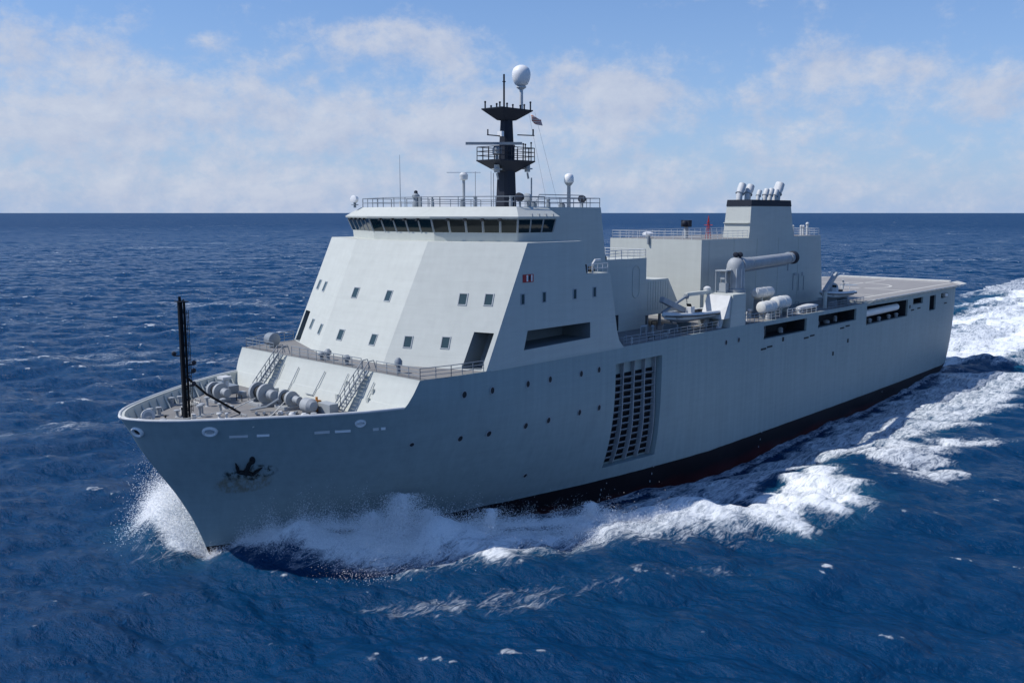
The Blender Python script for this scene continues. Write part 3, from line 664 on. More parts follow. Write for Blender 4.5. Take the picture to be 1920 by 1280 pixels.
# ------------------------------------------------------------------ forecastle gear
def bulkhead_x(z): return -11.02 - (z - FCS) * (13.06 - 11.02) / (DECK - FCS)
def stairs(yc0, yc1):
    z0, z1 = FCS, DECK; a = Vector((bulkhead_x(z0) + 1.0, yc0, z0)); b = Vector((bulkhead_x(z1) + .25, yc1, z1))
    o = MB().tube(a + Vector((0, .42, .05)), b + Vector((0, .42, .05)), .09, 6).tube(a + Vector((0, -.42, .05)), b + Vector((0, -.42, .05)), .09, 6).build('stairway', 'steel', ship)
    for k in range(1, 13):
        p = a.lerp(b, k / 13); MB().box(p.x - .16, p.x + .16, p.y - .42, p.y + .42, p.z - .03, p.z + .03).build('tread', 'steel', o, smooth=0)
    for s in (.48, -.48):
        mb = MB(); mb.tube(a + Vector((0, s, 1.0)), b + Vector((0, s, 1.0)), .05, 6)
        mb.tube(a + Vector((0, s, .55)), b + Vector((0, s, .55)), .035, 5)
        for k in range(7): p = a.lerp(b, k / 6); mb.tube(p + Vector((0, s, 0)), p + Vector((0, s, 1.0)), .045, 5)
        mb.path([b + Vector((0, s, 1.0)), b + Vector((-.6, s, 1.05)), b + Vector((-.9, s, .1))], .045)
        mb.build('handrail', 'steel', o)
stairs(-7.6, -7.0); stairs(7.0, 7.6)
# raised pipe runs on the white bulkhead
def bulk_pipe(pts, r=.05, name='bulkhead_pipe', mat='frame'):
    MB().path([(bulkhead_x(z) + .10, y, z) for y, z in pts], r, 6).build(name, mat, ship)
bulk_pipe([(-3.2, 16.2), (-3.5, 13.5)]); bulk_pipe([(1.3, 16.3), (.9, 14.0), (-.3, 14.0)]); bulk_pipe([(-6.0, 16.3), (-6.2, 13.8)], .04); bulk_pipe([(5.0, 16.5), (4.8, 14.0)], .04); bulk_pipe([(9.2, 16.2), (9.0, 14.6)], .05)
for y, z in ((9.4, 15.4), (9.2, 14.6), (4.6, 14.3), (5.1, 15.6)): MB().box(bulkhead_x(z) - .1, bulkhead_x(z) + .12, y - .15, y + .15, z - .25, z + .25).build('bulkhead_box', 'grey', ship, smooth=0)
def winch(x, y, rdrum, wd, face):
    o = MB().box(x - .9, x + .9, y - wd, y + wd, FCS, FCS + .35).build('winch', 'fitting', ship, smooth=0, bevel=.04)
    zc = FCS + .35 + rdrum * .92
    for s in (-1, 1): MB().lathe([(rdrum, -.16), (rdrum * 1.0, .16)], (x, y + s * wd * .62, zc), (0, 1, 0), 30).build('drum_flange', face, o)
    MB().tube((x, y - wd * .6, zc), (x, y + wd * .6, zc), rdrum * .62, 20).build('drum', 'rubber', o)
    MB().tube((x, y - wd * 1.0, zc), (x, y + wd * 1.45, zc), rdrum * .28, 14).build('warping_head', 'fitting', o)
    MB().lathe([(rdrum * .35, 0), (rdrum * .55, .12), (rdrum * .42, .4), (rdrum * .55, .75), (rdrum * .5, .85)], (x, y + wd * 1.2, zc), (0, 1, 0), 18).build('warping_end', 'fitting', o)
    MB().box(x - 1.1, x - .5, y - wd * .4, y + wd * .4, FCS + .35, zc + .2).build('gear_case', 'fitting', o, smooth=0, bevel=.05)
winch(-7.0, -1.4, .98, 1.2, 'fitting'); winch(-7.9, 1.7, .74, 1.0, 'fitting')
winch(-5.0, -6.4, .8, 1.0, 'fitting')
MB().lathe([(.62, 0), (.7, .1), (.7, 1.1), (.45, 1.45), (.1, 1.55)], (-8.0, 4.4, FCS + .75), (0, 1, .0), 18).build('capstan_motor', 'fitting', ship)
MB().box(-8.4, -7.6, 4.5, 5.4, FCS, FCS + .6).build('motor_bed', 'steel', ship, smooth=0)
MB().box(-9.9, -8.9, 5.2, 7.1, FCS, FCS + .95).build('deck_locker', 'frame', ship, smooth=0, bevel=.03)
MB().box(-9.4, -8.6, 4.7, 5.1, FCS + .1, FCS + 1.05).tube((-9, 4.9, FCS), (-9, 4.9, FCS + 1.4), .12, 8).build('hydrant', 'orange', ship, smooth=0)
def bollard(x, y):
    o = MB().box(x - .75, x + .75, y - .3, y + .3, FCS, FCS + .12).build('bollard', 'fitting', ship, smooth=0)
    for s in (-.42, .42): MB().lathe([(.2, 0), (.2, .6), (.28, .64), (.28, .74), (.1, .78)], (x + s, y, FCS + .1), n=12).build('bollard_post', 'fitting', o)
for x, y in ((2.6, -4.2), (-1.2, -7.6), (.6, 4.8), (-5.8, 8.4), (-6.5, -10.2), (4.6, .8)): bollard(x, y)
def vent_cowl(x, y, h, r, ax):
    o = MB().tube((x, y, FCS), (x, y, FCS + h), r * .6, 12).build('ventilator', 'pale', ship)
    MB().lathe([(r * .5, -.5), (r * .9, -.25), (r, .15), (r * .96, .2)], (x, y, FCS + h), ax, 18).build('ventilator_hood', 'pale', o)
    MB().lathe([(r * .85, .19), (.01, .22)], (x, y, FCS + h), ax, 18).build('ventilator_mouth', 'frame', o)
vent_cowl(4.0, -2.6, .55, .62, (.2, .95, .2)); vent_cowl(5.3, -1.5, .4, .35, (.3, .9, .2)); 
# goose-neck and T-shaped davit post, starboard side
MB().tube((-6.3, -7.2, FCS), (-6.3, -7.2, FCS + 2.1), .28, 10).box(-6.8, -5.8, -7.8, -6.6, FCS + 2.0, FCS + 2.25).tube((-6.3, -6.7, FCS), (-6.3, -6.7, FCS + 1.9), .16, 8).build('mooring_crane', 'pale', ship)
for x, y, h in ((-.2, -1.0, 1.2), (-.9, -1.9, 1.1), (-3.0, -4.8, 1.0), (-3.9, -3.4, .9), (1.2, -2.6, .7), (-2.4, -1.2, 1.0)):
    MB().lathe([(.26, 0), (.12, .1), (.12, h * .75), (.3, h * .8), (.3, h * .92), (.08, h)], (x, y, FCS), n=10).build('deck_valve', 'fitting', ship)
MB().box(-8.8, -6.6, -12.3, -8.8, FCS, FCS + .8).build('rope_bin', 'steel', ship, smooth=0); MB().box(-9.7, -8.2, -3.6, -2.6, FCS, FCS + 1.2).build('deck_box', 'grey', ship, smooth=0, bevel=.04)
for k in range(6): MB().tube((-4.4 - k * .55, 1.8 + k * .5, FCS + .15), (-4.0 - k * .5, 2.4 + k * .5, FCS + .25), .14, 6).build('chain_link', 'fitting', ship)
MB().sweep([(-4.6, .4, FCS + .2), (-5.6, 1.6, FCS + .5), (-6.6, 2.2, FCS + 1.2)], .12, 6).build('anchor_chain', 'steel', ship)
for k in range(3): MB().lathe([(.3, 0), (.34, .15), (.2, .35)], (-5.8 - .5 * k, 3.6 + 1.2 * k, FCS), n=10).build('mooring_roller', 'pale', ship)
for k in range(26):
    x = random.uniform(-9.5, 4.5); ymax = hy(x, 13.4) - 1.0; y = random.uniform(-ymax, ymax * .9); h = random.uniform(.25, .8); w = random.uniform(.08, .3)
    mt = random.choice(('fitting', 'steel', 'pale', 'rubber', 'fitting'))
    if k % 3 == 0: MB().box(x - w, x + w, y - w * 1.4, y + w * 1.4, FCS, FCS + h).build('deck_fitting', mt, ship, smooth=0, bevel=.02)
    elif k % 3 == 1: MB().lathe([(w, 0), (w * .5, .1), (w * .5, h * .7), (w, h * .8), (w * .8, h)], (x, y, FCS), n=10).build('deck_fitting', mt, ship)
    else: MB().path([(x, y - .5, FCS), (x, y - .5, FCS + h), (x, y + .5, FCS + h), (x, y + .5, FCS)], .045, 6).build('deck_handrail', mt, ship)
def coil(x, y, r):
    mb = MB(); mb.sweep([(x + (r - .05 * t) * math.cos(t * 1.9), y + (r - .05 * t) * math.sin(t * 1.9), FCS + .08 + .02 * t) for t in np.linspace(0, 10, 60)], .06, 5); mb.build('rope_coil', 'net', ship)
coil(1.2, 3.4, .55); coil(-3.2, 6.2, .6); coil(-2.5, -6.6, .6)
MB().sweep([(-6.0, -1.0, FCS + .9), (-3.2, -.4, FCS + .35), (-.4, .6, FCS + .5), (2.4, 1.6, FCS + .7), (4.6, .8, FCS + .8)], .05, 6).build('mooring_rope', 'net', ship)
MB().sweep([(-7.2, 2.2, FCS + .8), (-4.8, 4.0, FCS + .3), (-2.0, 6.6, FCS + .4), (-.2, 8.1, FCS + .5)], .05, 6).build('mooring_rope', 'net', ship)
# fore mast: dark lattice column with back-stay
def foremast():
    bx, by, t = 1.9, .35, 24.3
    o = MB().box(bx - .16, bx + .16, by - .16, by + .16, FCS, t).build('foremast', 'black', ship, smooth=0)
    q = Vector((bx, by, 0)) + RT * .37; mb = MB()
    mb.box(q.x - .08, q.x + .08, q.y - .08, q.y + .08, FCS, t - .1)
    for k in range(22):
        z = FCS + .4 + k * .49; a = Vector((bx, by, z)); mb.tube(a, Vector((q.x, q.y, z + (.45 if k % 2 else 0))), .055, 5)
    mb.build('lattice_leg', 'black', o)
    q2 = q + RT * .28; mb = MB()
    for s_ in (-.16, .16): mb.tube((q2.x + s_, q2.y + s_, FCS + 1), (q2.x + s_, q2.y + s_, t - .8), .03, 5)
    for k in range(24): z = FCS + 1.2 + k * .38; mb.tube((q2.x - .16, q2.y - .16, z), (q2.x + .16, q2.y + .16, z), .025, 5); 
    for k in range(7): z = FCS + 1.5 + k * 1.4; mb.tube((q.x, q.y, z), (q2.x, q2.y, z), .03, 5)
    mb.build('mast_ladder', 'black', o)
    MB().box(bx - .5, bx + .35, by - .35, by + .75, t - .06, t).tube((bx, by, t), (bx, by, t + .4), .13, 8).build('mast_head', 'black', o, smooth=0)
    for dz, sd in ((6.1, -.75), (4.6, .95), (5.3, 1.0), (3.4, .9)):
        p = Vector((bx, by, FCS + dz)) + RT * sd
        MB().lathe([(.1, 0), (.2, .1), (.2, .32), (.05, .42)], p, n=10).tube((bx, by, FCS + dz), p, .05, 6).build('mast_light', 'mast', o)
    MB().sweep([(bx - .3, by + .1, FCS + 4.1), (bx - 2.2, by - .1, FCS + 2.3), (-3.4, .6, FCS + .1)], .11, 8).build('mast_stay', 'black', o)
    return o
foremast()
# deck gear on the break of the upper deck
for x, y, h in ((-14.2, 10.8, 1.5), (-13.9, 3.2, 1.0), (-14.0, -1.2, .9), (-14.2, -.4, 1.2), (-15, -12.3, 1.2)):
    MB().lathe([(.2, 0), (.2, h * .5), (.38, h * .55), (.38, h * .8), (.16, h)], (x, y, DECK), n=10).build('deck_post', 'steel', ship)
MB().lathe([(.3, 0), (.75, .3), (.75, 1.4), (.3, 1.6)], (-15.4, -13.5, DECK + .9), (0, 1, 0), 14).build('deck_drum', 'steel', ship)

# ------------------------------------------------------------------ waist: crane pedestal, crane, davit
ped = MB(); pf = [(-63.8, 19.4), (-66.9, 21.3), (-70.3, 21.3), (-70.3, DECK), (-66.4, DECK), (-65.2, 18.2)]
ped = MB().loft([[(-66.4, 16.1, DECK), (-70.35, 16.1, DECK), (-70.35, 12.2, DECK), (-66.4, 12.2, DECK)], [(-66.9, 16.1, 21.3), (-70.35, 16.1, 21.3), (-70.35, 12.2, 21.3), (-66.9, 12.2, 21.3)]])
pedestal = ped.build('crane_pedestal', 'grey', ship, smooth=0)
for y in (13.1, 15.2): MB().loft([[(-64.6, y - .18, DECK), (-65.4, y - .18, DECK), (-65.4, y + .18, DECK), (-64.6, y + .18, DECK)], [(-66.8, y - .18, 20.9), (-67.2, y - .18, 20.9), (-67.2, y + .18, 20.9), (-66.8, y + .18, 20.9)]]).build('pedestal_brace', 'pale', pedestal, smooth=0)
MB().loft([[(-65.0, 12.4, 18.2), (-66.5, 12.4, 18.2), (-66.5, 15.9, 18.2), (-65.0, 15.9, 18.2)], [(-66.6, 12.4, 21.2), (-66.8, 12.4, 21.2), (-66.8, 15.9, 21.2), (-66.6, 15.9, 21.2)]]).build('pedestal_face', 'pale', pedestal, smooth=0)
def crane():
    c = Vector((-71.2, 13.9, 21.2))
    o = MB().lathe([(1.45, 0), (1.45, .5), (1.2, .6), (1.2, 3.4), (1.18, 3.8), (1.0, 4.3), (.65, 4.65), (.2, 4.8)], c, n=28).build('crane', 'fitting', ship)
    for k in range(10):
        a = 2 * math.pi * k / 10; p = c + Vector((math.cos(a) * 1.21, math.sin(a) * 1.21, 0)); MB().tube(p + Vector((0, 0, .7)), p + Vector((0, 0, 3.3)), .07, 6).build('column_stiffener', 'pale', o)
    a = c + Vector((-.6, .1, 3.75)); b = Vector((-88.4, 13.6, 25.35)); d = (b - a).normalized()
    MB().tube(a, a + d * 3, 1.05, 20, .86).tube(a + d * 3, b, .84, 24, .78).build('crane_boom', 'fitting', o)
    for t in (3.0, 15.2): MB().tube(a + d * t, a + d * (t + .18), .90, 20).build('boom_collar', 'frame', o)
    MB().lathe([(.72, 0), (.95, .2), (.98, .9), (.75, 1.25), (.3, 1.4)], b - d * .4, d, 20).build('boom_end', 'mast', o)
    MB().tube(a + d * 2 + Vector((0, 0, -1.0)), b - d * 2 + Vector((0, 0, -.95)), .12, 8).build('hose_saddle', 'steel', o)
    for dx, dy in ((0, 0), (-.6, .3)): MB().lathe([(.2, -.3), (.36, -.2), (.36, .25), (.25, .3)], c + Vector((dx, dy, 5.15)), (1, .3, .1), 14).tube(c + Vector((dx, dy, 4.6)), c + Vector((dx, dy, 5.1)), .1, 6).build('crane_lamp', 'mast', o)
    cab = MB().box(-68.6, -70.1, 12.4, 14.0, 21.32, 21.5).build('crane_cab', 'steel', o, smooth=0)
    mb = MB()
    for x in (-68.5, -69.9):
        for y in (12.5, 14.0): mb.tube((x, y, 21.3), (x, y, 24.2), .07, 6)
    mb.box(-68.4, -70.0, 12.4, 14.1, 24.2, 24.35); mb.box(-68.8, -69.7, 12.8, 13.8, 21.5, 22.6); mb.box(-68.9, -69.6, 12.9, 13.6, 23.1, 24.1); mb.build('cab_frame', 'frame', cab, smooth=0)
    return o
crane()
davit = MB().box(-68.2, -67.3, 11.4, 12.3, DECK, 21.5).build('boat_davit', 'grey', ship, smooth=0, bevel=.05)
MB().obox((-64.6, 12.2, 21.45), (3.1, 0, 0), (0, .3, 0), (0, 0, .22)).build('davit_arm', 'grey', davit, smooth=0)
MB().lathe([(.45, 0), (.5, .2), (.5, .5), (.2, .7)], (-67.2, 12.0, 21.5), n=14).build('davit_head', 'pale', davit)
MB().obox((-58.6, 12.2, 20.3), (2.6, 0, .9), (0, .35, 0), (-.12, 0, .35)).build('davit_ram', 'fitting', davit, smooth=0, bevel=.1)
MB().tube((-62.0, 12.2, 21.3), (-56.2, 12.2, 19.5), .18, 8).tube((-61.7, 12.2, 21.3), (-61.7, 12.4, 20.0), .05, 5).lathe([(.3, 0), (.4, .3), (.3, .6)], (-61.7, 12.2, 20.9), n=10).build('davit_jib', 'steel', davit)
for x in (-57.5, -60.5, -65.8):
    MB().box(x, x - .3, 11.6, 13.6, DECK, 18.0).build('boat_chock', 'steel', ship, smooth=0)

def rigid_boat(loc, L, W, name, label, outb=True, sc=1.):
    o = thing(name, label, 'boat', loc)
    rg = []
    n = 14
    for k in range(n + 1):
        t = k / n; x = L * (t - .5); w = W / 2 * (1 - max(0, (t - .55) / .45) ** 2.2) + .02; kz = .05 + .9 * max(0, (t - .6) / .4) ** 1.8
        rg.append([(x, w, .95 + .25 * t * t), (x, w * .85, .55 + .35 * kz), (x, 0, kz), (x, -w * .85, .55 + .35 * kz), (x, -w, .95 + .25 * t * t)])
    MB().loft(rg).build('boat_hull', 'gel', o)
    P = [(-L / 2 + L * t, W / 2 * (1 - max(0, (t - .55) / .45) ** 2.2) + .06, 1.05 + .35 * t * t) for t in np.linspace(0, 1, 14)]
    Q = P + [(L / 2 + .15, 0, P[-1][2])] + [(x, -y, z) for x, y, z in reversed(P)]
    MB().sweep(Q, .26, 10).build('boat_collar', 'tube', o)
    Q2 = [(x, y * 1.0 + (.2 if y > 0 else -.2), z - .16) for x, y, z in Q]; MB().sweep(Q2, .09, 6).build('rubbing_strake', 'rubber', o)
    MB().box(-L / 2 + .3, L / 2 - 1.5, -W * .36, W * .36, .85, .95).build('boat_floor', 'frame', o, smooth=0)
    c = MB().box(-.5, .4, -.35, .35, .95, 2.0).build('boat_console', 'pale', o, smooth=0, bevel=.06)
    MB().obox((.35, 0, 2.15), (.02, 0, .0), (0, .35, 0), (.12, 0, .25)).build('windscreen', 'glass', c, smooth=0)
    for x in (-1.3, -2.2): MB().box(x - .3, x + .3, -.25, .25, .95, 1.5).build('boat_seat', 'rubber', o, smooth=0, bevel=.05)
    MB().path([(-L / 2 + .9, .9, 1.2), (-L / 2 + .8, .75, 2.5), (-L / 2 + .8, -.75, 2.5), (-L / 2 + .9, -.9, 1.2)], .06, 6).build('boat_arch', 'pale', o)
    if outb:
        for y in (-.4, .4): MB().box(-L / 2 - .55, -L / 2 + .05, y - .22, y + .22, 1.1, 2.0).box(-L / 2 - .35, -L / 2 - .1, y - .08, y + .08, .2, 1.1).build('outboard_motor', 'pale', o, smooth=0, bevel=.08)
    return o
b1 = rigid_boat((-61.2, 13.2, 18.0), 12.2, 3.2, 'inflatable_boat', 'pale grey inflatable boat stowed under the davit ahead of the crane', True)
b2 = rigid_boat((-104.8, 13.4, DECK + .9), 9.0, 3.0, 'rescue_boat', 'grey rescue boat beside the slanted jib at the flight deck', False)
for x in (-102.5, -107.0): MB().box(x, x - .3, 12.2, 14.6, DECK, 18.1).build('boat_chock', 'steel', ship, smooth=0)
MB().tube((-98.9, 14.4, DECK), (-98.9, 14.4, 19.6), .3, 10).build('jib_post', 'grey', ship); MB().obox((-100.9, 14.2, 20.9), (-2.0, 0, 1.35), (0, .3, 0), (.16, 0, .28)).build('boat_jib', 'fitting', ship, smooth=0)
mb = MB().path([(-107.8, 13.0, 18), (-109.0, 13.0, 20.2), (-108.6, 13.0, 20.9)], .16, 8); mb.lathe([(1.05, -.3), (1.15, 0), (1.05, .3)], (-106.2, 12.4, 19.4), (.3, 1, 0), 18); mb.build('hose_reel', 'frame', ship)
def raft(x0, x1, y, z, r, label):
    o = thing('life_raft', label, 'life raft', ((x0 + x1) / 2, y, z - r), 0, 'life raft canisters on the port side')
    l = (x0 - x1) / 2
    MB().lathe([(r * .55, -l), (r * .85, -l * .93), (r, -l * .8), (r, -.06), (r * 1.06, -.05), (r * 1.06, .05), (r, .06), (r, l * .8), (r * .85, l * .93), (r * .55, l)], (0, 0, r), (1, 0, 0), 22).build('canister', 'canvas', o)
    for s in (-.5, .5): MB().tube((s * l - .05, 0, r), (s * l + .05, 0, r), r * 1.03, 20).build('strap', 'railpale', o)
    for s in (-.5, .5): MB().box(s * l - .1, s * l + .1, -r * .8, r * .8, -.5, .22).build('cradle', 'grey', o, smooth=0)
raft(-77.9, -81.8, 14.3, 18.62, .88, 'lower white life raft canister nearest the crane'); raft(-82.1, -86.3, 14.2, 18.95, .95, 'lower white life raft canister farther aft, behind its twin'); raft(-81.0, -86.2, 11.6, 20.3, .80, 'upper pale life raft canister against the grey house wall')
mb = MB()
for x in (-78.6, -80.8, -83.2, -85.2): mb.box(x, x - .2, 13.7, 14.9, DECK, 17.75)
for x in (-82, -85): mb.box(x, x - .2, 11.0, 12.2, DECK, 19.3)
mb.build('raft_rack', 'steel', ship, smooth=0)
# life boat shaped stowage low by the rail
bb = MB(); rg = []
for k in range(11):
    t = k / 10; w = .75 * math.sin(math.pi * min(1, max(.04, t * .96 + .02))) ** .6; rg.append([(-88.6 - 7.2 * t, 14.6 + w * math.cos(a), 17.75 + .42 * w * math.sin(a) / .75) for a in [2 * math.pi * i / 10 for i in range(10)]])
bb.loft(rg); bb.build('stowed_dinghy', 'pale', None); sd = bpy.data.objects['stowed_dinghy']; tag(sd, 'small pale dinghy hull lying by the rail aft of the life rafts', 'boat')
MB().box(-89.5, -90, 14.0, 15.2, DECK, 17.45).box(-94, -94.5, 14.0, 15.2, DECK, 17.45).build('dinghy_chock', 'steel', ship, smooth=0)
# clutter along the side galleries: pipes, hose reels, bollards seen against the dark
for x, y, z, w, h in ((-77.2, 15.2, 14.5, .16, 1.4), (-78.9, 14.6, 14.5, .06, 1.8), (-84, 14.4, 14.5, .4, .8), (-96, 14.6, 14.55, .3, .7), (-99.5, 14.5, 14.55, .5, .5), (-103, 14.4, 14.55, .3, .9)):
    MB().lathe([(w, 0), (w, h * .8), (w * .6, h)], (x, y, z), n=10).build('gallery_post', 'pale' if w == .16 else 'fitting', ship)
MB().tube((-112.6, 15.0, 15.0), (-127.6, 15.0, 15.1), .62, 18).build('stowed_roller', 'white', ship)
for x in (-115, -119, -123.5, -127): MB().lathe([(.3, 0), (.3, .5), (.45, .55), (.2, .8)], (x, 15.3, 13.27), n=10).build('mooring_bollard', 'fitting', ship)
for x0, x1, z0, z1, y in ((-75.7, -88.8, 14.5, 16.36, 13.05), (-93, -107, 14.55, 16.4, 13.05), (-111.6, -130, 13.32, 16.28, 12.05), (-132.9, -137.8, 15.17, 16.26, 14.25), (-141.7, -144.9, 13.38, 16.18, 14.25), (-148, -151.5, 15.33, 16.26, 14.25)):  # near-black sheets inside the openings: gallery shade put into their colour
    MB().box(x0, x1, y, y + .06, z0, z1).build('gallery_shade_back', 'dark', hull, smooth=0); MB().box(x0, x1, y + .1, 15.6, z0 - .01, z0 + .03).build('gallery_shade_floor', 'dark', hull, smooth=0); MB().box(x1 + .05, x1 + .11, y + .1, 15.9, z0 + .04, z1).build('gallery_shade_end', 'dark', hull, smooth=0)
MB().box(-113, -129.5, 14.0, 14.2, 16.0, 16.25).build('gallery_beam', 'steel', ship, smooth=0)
MB().tube((-150.6, 15.8, 15.75), (-151.3, 16.0, 15.75), .4, 12).build('stern_light', 'white', ship)

for k in range(40):
    x = random.choice((random.uniform(-44, -58), random.uniform(-71, -80), random.uniform(-86, -100))); y = random.uniform(9.0, 15.2); h = random.uniform(.4, 1.4); w = random.uniform(.1, .4)
    mt = random.choice(('fitting', 'steel', 'pale', 'rubber', 'frame'))
    if k % 3 == 0: MB().box(x - w, x + w, y - w, y + w, DECK, DECK + h).build('deck_fitting', mt, ship, smooth=0, bevel=.02)
    elif k % 3 == 1: MB().lathe([(w, 0), (w * .6, .12), (w * .6, h * .7), (w, h * .8), (w * .7, h)], (x, y, DECK), n=10).build('deck_fitting', mt, ship)
    else: MB().path([(x - .6, y, DECK), (x - .6, y, DECK + h), (x + .6, y, DECK + h), (x + .6, y, DECK)], .05, 6).build('deck_handrail', mt, ship)
# ------------------------------------------------------------------ flight deck
fd = deck_poly('flight_deck', [(-110.5, 16.05), (-160.5, 16.05), (-164.6, 12.5), (-164.6, -12.5), (-160.5, -16.05), (-110.5, -16.05)], 17.42, 'flight')
MB().prism([(-110.4, 16.12), (-158.2, 16.12), (-163.9, 12.3), (-163.9, -12.3), (-158.2, -16.12), (-110.4, -16.12)], 16.99, 17.36).build('deck_edge', 'grey', ship, smooth=0)
def net(x0, y0, x1, y1, out, nm='safety_net'):
    a, b = Vector((x0, y0, 17.36)), Vector((x1, y1, 17.36)); ov = Vector((out[0], out[1], .28)); m_ = max(1, round((b - a).length / 2.4)); mb = MB()
    for k in range(m_ + 1):
        p = a.lerp(b, k / m_); mb.tube(p, p + ov, .05, 5); mb.tube(p + Vector((0, 0, -.55)), p + ov, .035, 5)
    mb.tube(a + ov, b + ov, .06, 6); mb.tube(a, b, .05, 5)
    o = mb.build(nm, 'railpale', ship)
    g = MB()
    for k in range(m_):
        p, q = a.lerp(b, (k + .03) / m_), a.lerp(b, (k + .97) / m_)
        for j in range(7): f = (j + .5) / 7; g.tube(p + ov * f, q + ov * f, .04, 4)
        for j in range(10): f = (j + .5) / 10; s_ = p.lerp(q, f); g.tube(s_, s_ + ov, .04, 4)
    g.build('net_mesh', 'net', o, smooth=0)
net(-111.5, 16.12, -158, 16.12, (0, 1.35)); net(-111.5, -16.12, -158, -16.12, (0, -1.35)); net(-164.3, 12.2, -164.3, -12.2, (-1.6, 0)); net(-158.6, 16.0, -164.0, 12.6, (-.9, 1.2))
def deck_line(pts, w, closed=False):
    mb = MB(); P = [Vector((x, y, 0)) for x, y in pts]
    if closed: P.append(P[0])
    for a, b in zip(P, P[1:]):
        n = (b - a).normalized().cross(Vector((0, 0, 1))) * w / 2
        mb.loft([[(a + n).to_tuple()[:2] + (17.425,), (b + n).to_tuple()[:2] + (17.425,), (b - n).to_tuple()[:2] + (17.425,), (a - n).to_tuple()[:2] + (17.425,)], [(a + n).to_tuple()[:2] + (17.440,), (b + n).to_tuple()[:2] + (17.440,), (b - n).to_tuple()[:2] + (17.440,), (a - n).to_tuple()[:2] + (17.440,)]])
    mb.build('deck_marking', 'line', fd, smooth=0)
deck_line([(-114, 13.5), (-161.5, 13.5)], .5); deck_line([(-114, -13.5), (-161.5, -13.5)], .5); deck_line([(-118, 0), (-162, 0)], .4); deck_line([(-162, 12), (-162, -12)], .5); deck_line([(-136, 13), (-136, -13)], .5); deck_line([(-122, 13), (-122, -13)], .3)
deck_line([(-142 + 8 * math.cos(2 * math.pi * k / 32), 8 * math.sin(2 * math.pi * k / 32)) for k in range(32)], .5, True)
# tie-down grid of the landing spot
MB().lathe([(1.8, 0), (1.8, .02)], (-142, 0, 17.425), n=24).build('landing_grid', 'steel', fd)

# ------------------------------------------------------------------ loose things on the ship
def flag():
    g = MB(); n, m_ = 10, 5; vs = []; fs = []
    for i in range(n + 1):
        for j in range(m_ + 1):
            t = i / n; u = j / m_; vs.append((-44.35 - 1.1 * t, .4 + .9 * t + .16 * math.sin(5 * t + u * 2), 43.9 - .75 * u - .7 * t - .1 * math.sin(4 * t)))
    for i in range(n):
        for j in range(m_): a = i * (m_ + 1) + j; fs.append((a, a + m_ + 1, a + m_ + 2, a + 1))
    g.add(vs, fs); o = g.build('signal_flag', 'flag', None); md = o.modifiers.new('thick', 'SOLIDIFY'); md.thickness = .02
    tag(o, 'faded red and white flag flying from the dark mast platform', 'flag')
mf, nt, b = new_mat('flag_cloth'); tcn = nt.nodes.new('ShaderNodeTexCoord'); wv = nt.nodes.new('ShaderNodeTexWave'); wv.inputs['Scale'].default_value = 1.1; wv.bands_direction = 'Z'; nt.links.new(tcn.outputs['Object'], wv.inputs['Vector'])
rp = nt.nodes.new('ShaderNodeValToRGB'); rp.color_ramp.interpolation = 'CONSTANT'; rp.color_ramp.elements[0].color = (.55, .22, .18, 1); rp.color_ramp.elements[1].position = .55; rp.color_ramp.elements[1].color = (.62, .55, .52, 1)
nt.links.new(wv.outputs['Fac'], rp.inputs[0]); nt.links.new(rp.outputs[0], b.inputs['Base Color']); M['flag'] = mf
flag()
def anchor():
    x, z = -1.25, 9.3; p = Vector((x, hy(x, z), z)); n = hn(x, z); u = Vector((-1, 0, 0)); u = (u - n * u.dot(n)).normalized(); v = n.cross(u); v = v if v.z > 0 else -v
    o = thing('anchor', 'black stockless anchor housed on the rust stained port bow', 'anchor', p)
    q = lambda a, b_, c: tuple((u * a + v * b_ + n * c) * .74)
    MB().loft([[q(-.24, -.5, 0), q(.24, -.5, 0), q(.24, -.5, .4), q(-.24, -.5, .4)], [q(-.30, 1.0, .05), q(.20, 1.05, .05), q(.20, 1.05, .4), q(-.30, 1.0, .4)], [q(-.15, 1.75, .1), q(.35, 1.75, .1), q(.35, 1.75, .4), q(-.15, 1.75, .4)]]).build('shank', 'chain', o, smooth=0, bevel=.06)
    MB().loft([[q(-.8, -.75, 0), q(.8, -.75, 0), q(.8, -.75, .4), q(-.8, -.75, .4)], [q(-.7, -.25, .05), q(.7, -.25, .05), q(.7, -.25, .45), q(-.7, -.25, .45)]]).build('crown', 'chain', o, smooth=0, bevel=.06)
    for s in (-1, 1):
        MB().loft([[q(s * .65, -.75, .05), q(s * 1.0, -.7, .05), q(s * 1.0, -.7, .3), q(s * .65, -.75, .3)], [q(s * 1.0, .2, .1), q(s * 1.45, .25, .1), q(s * 1.45, .25, .25), q(s * 1.0, .2, .25)], [q(s * 1.55, .85, .12), q(s * 1.65, .85, .12), q(s * 1.65, .85, .2), q(s * 1.55, .85, .2)]]).build('fluke', 'chain', o, smooth=0)
    on_hull('hawse_plate', -1.35, 10.25, 'dark', .26, .05, 1.9)
anchor()

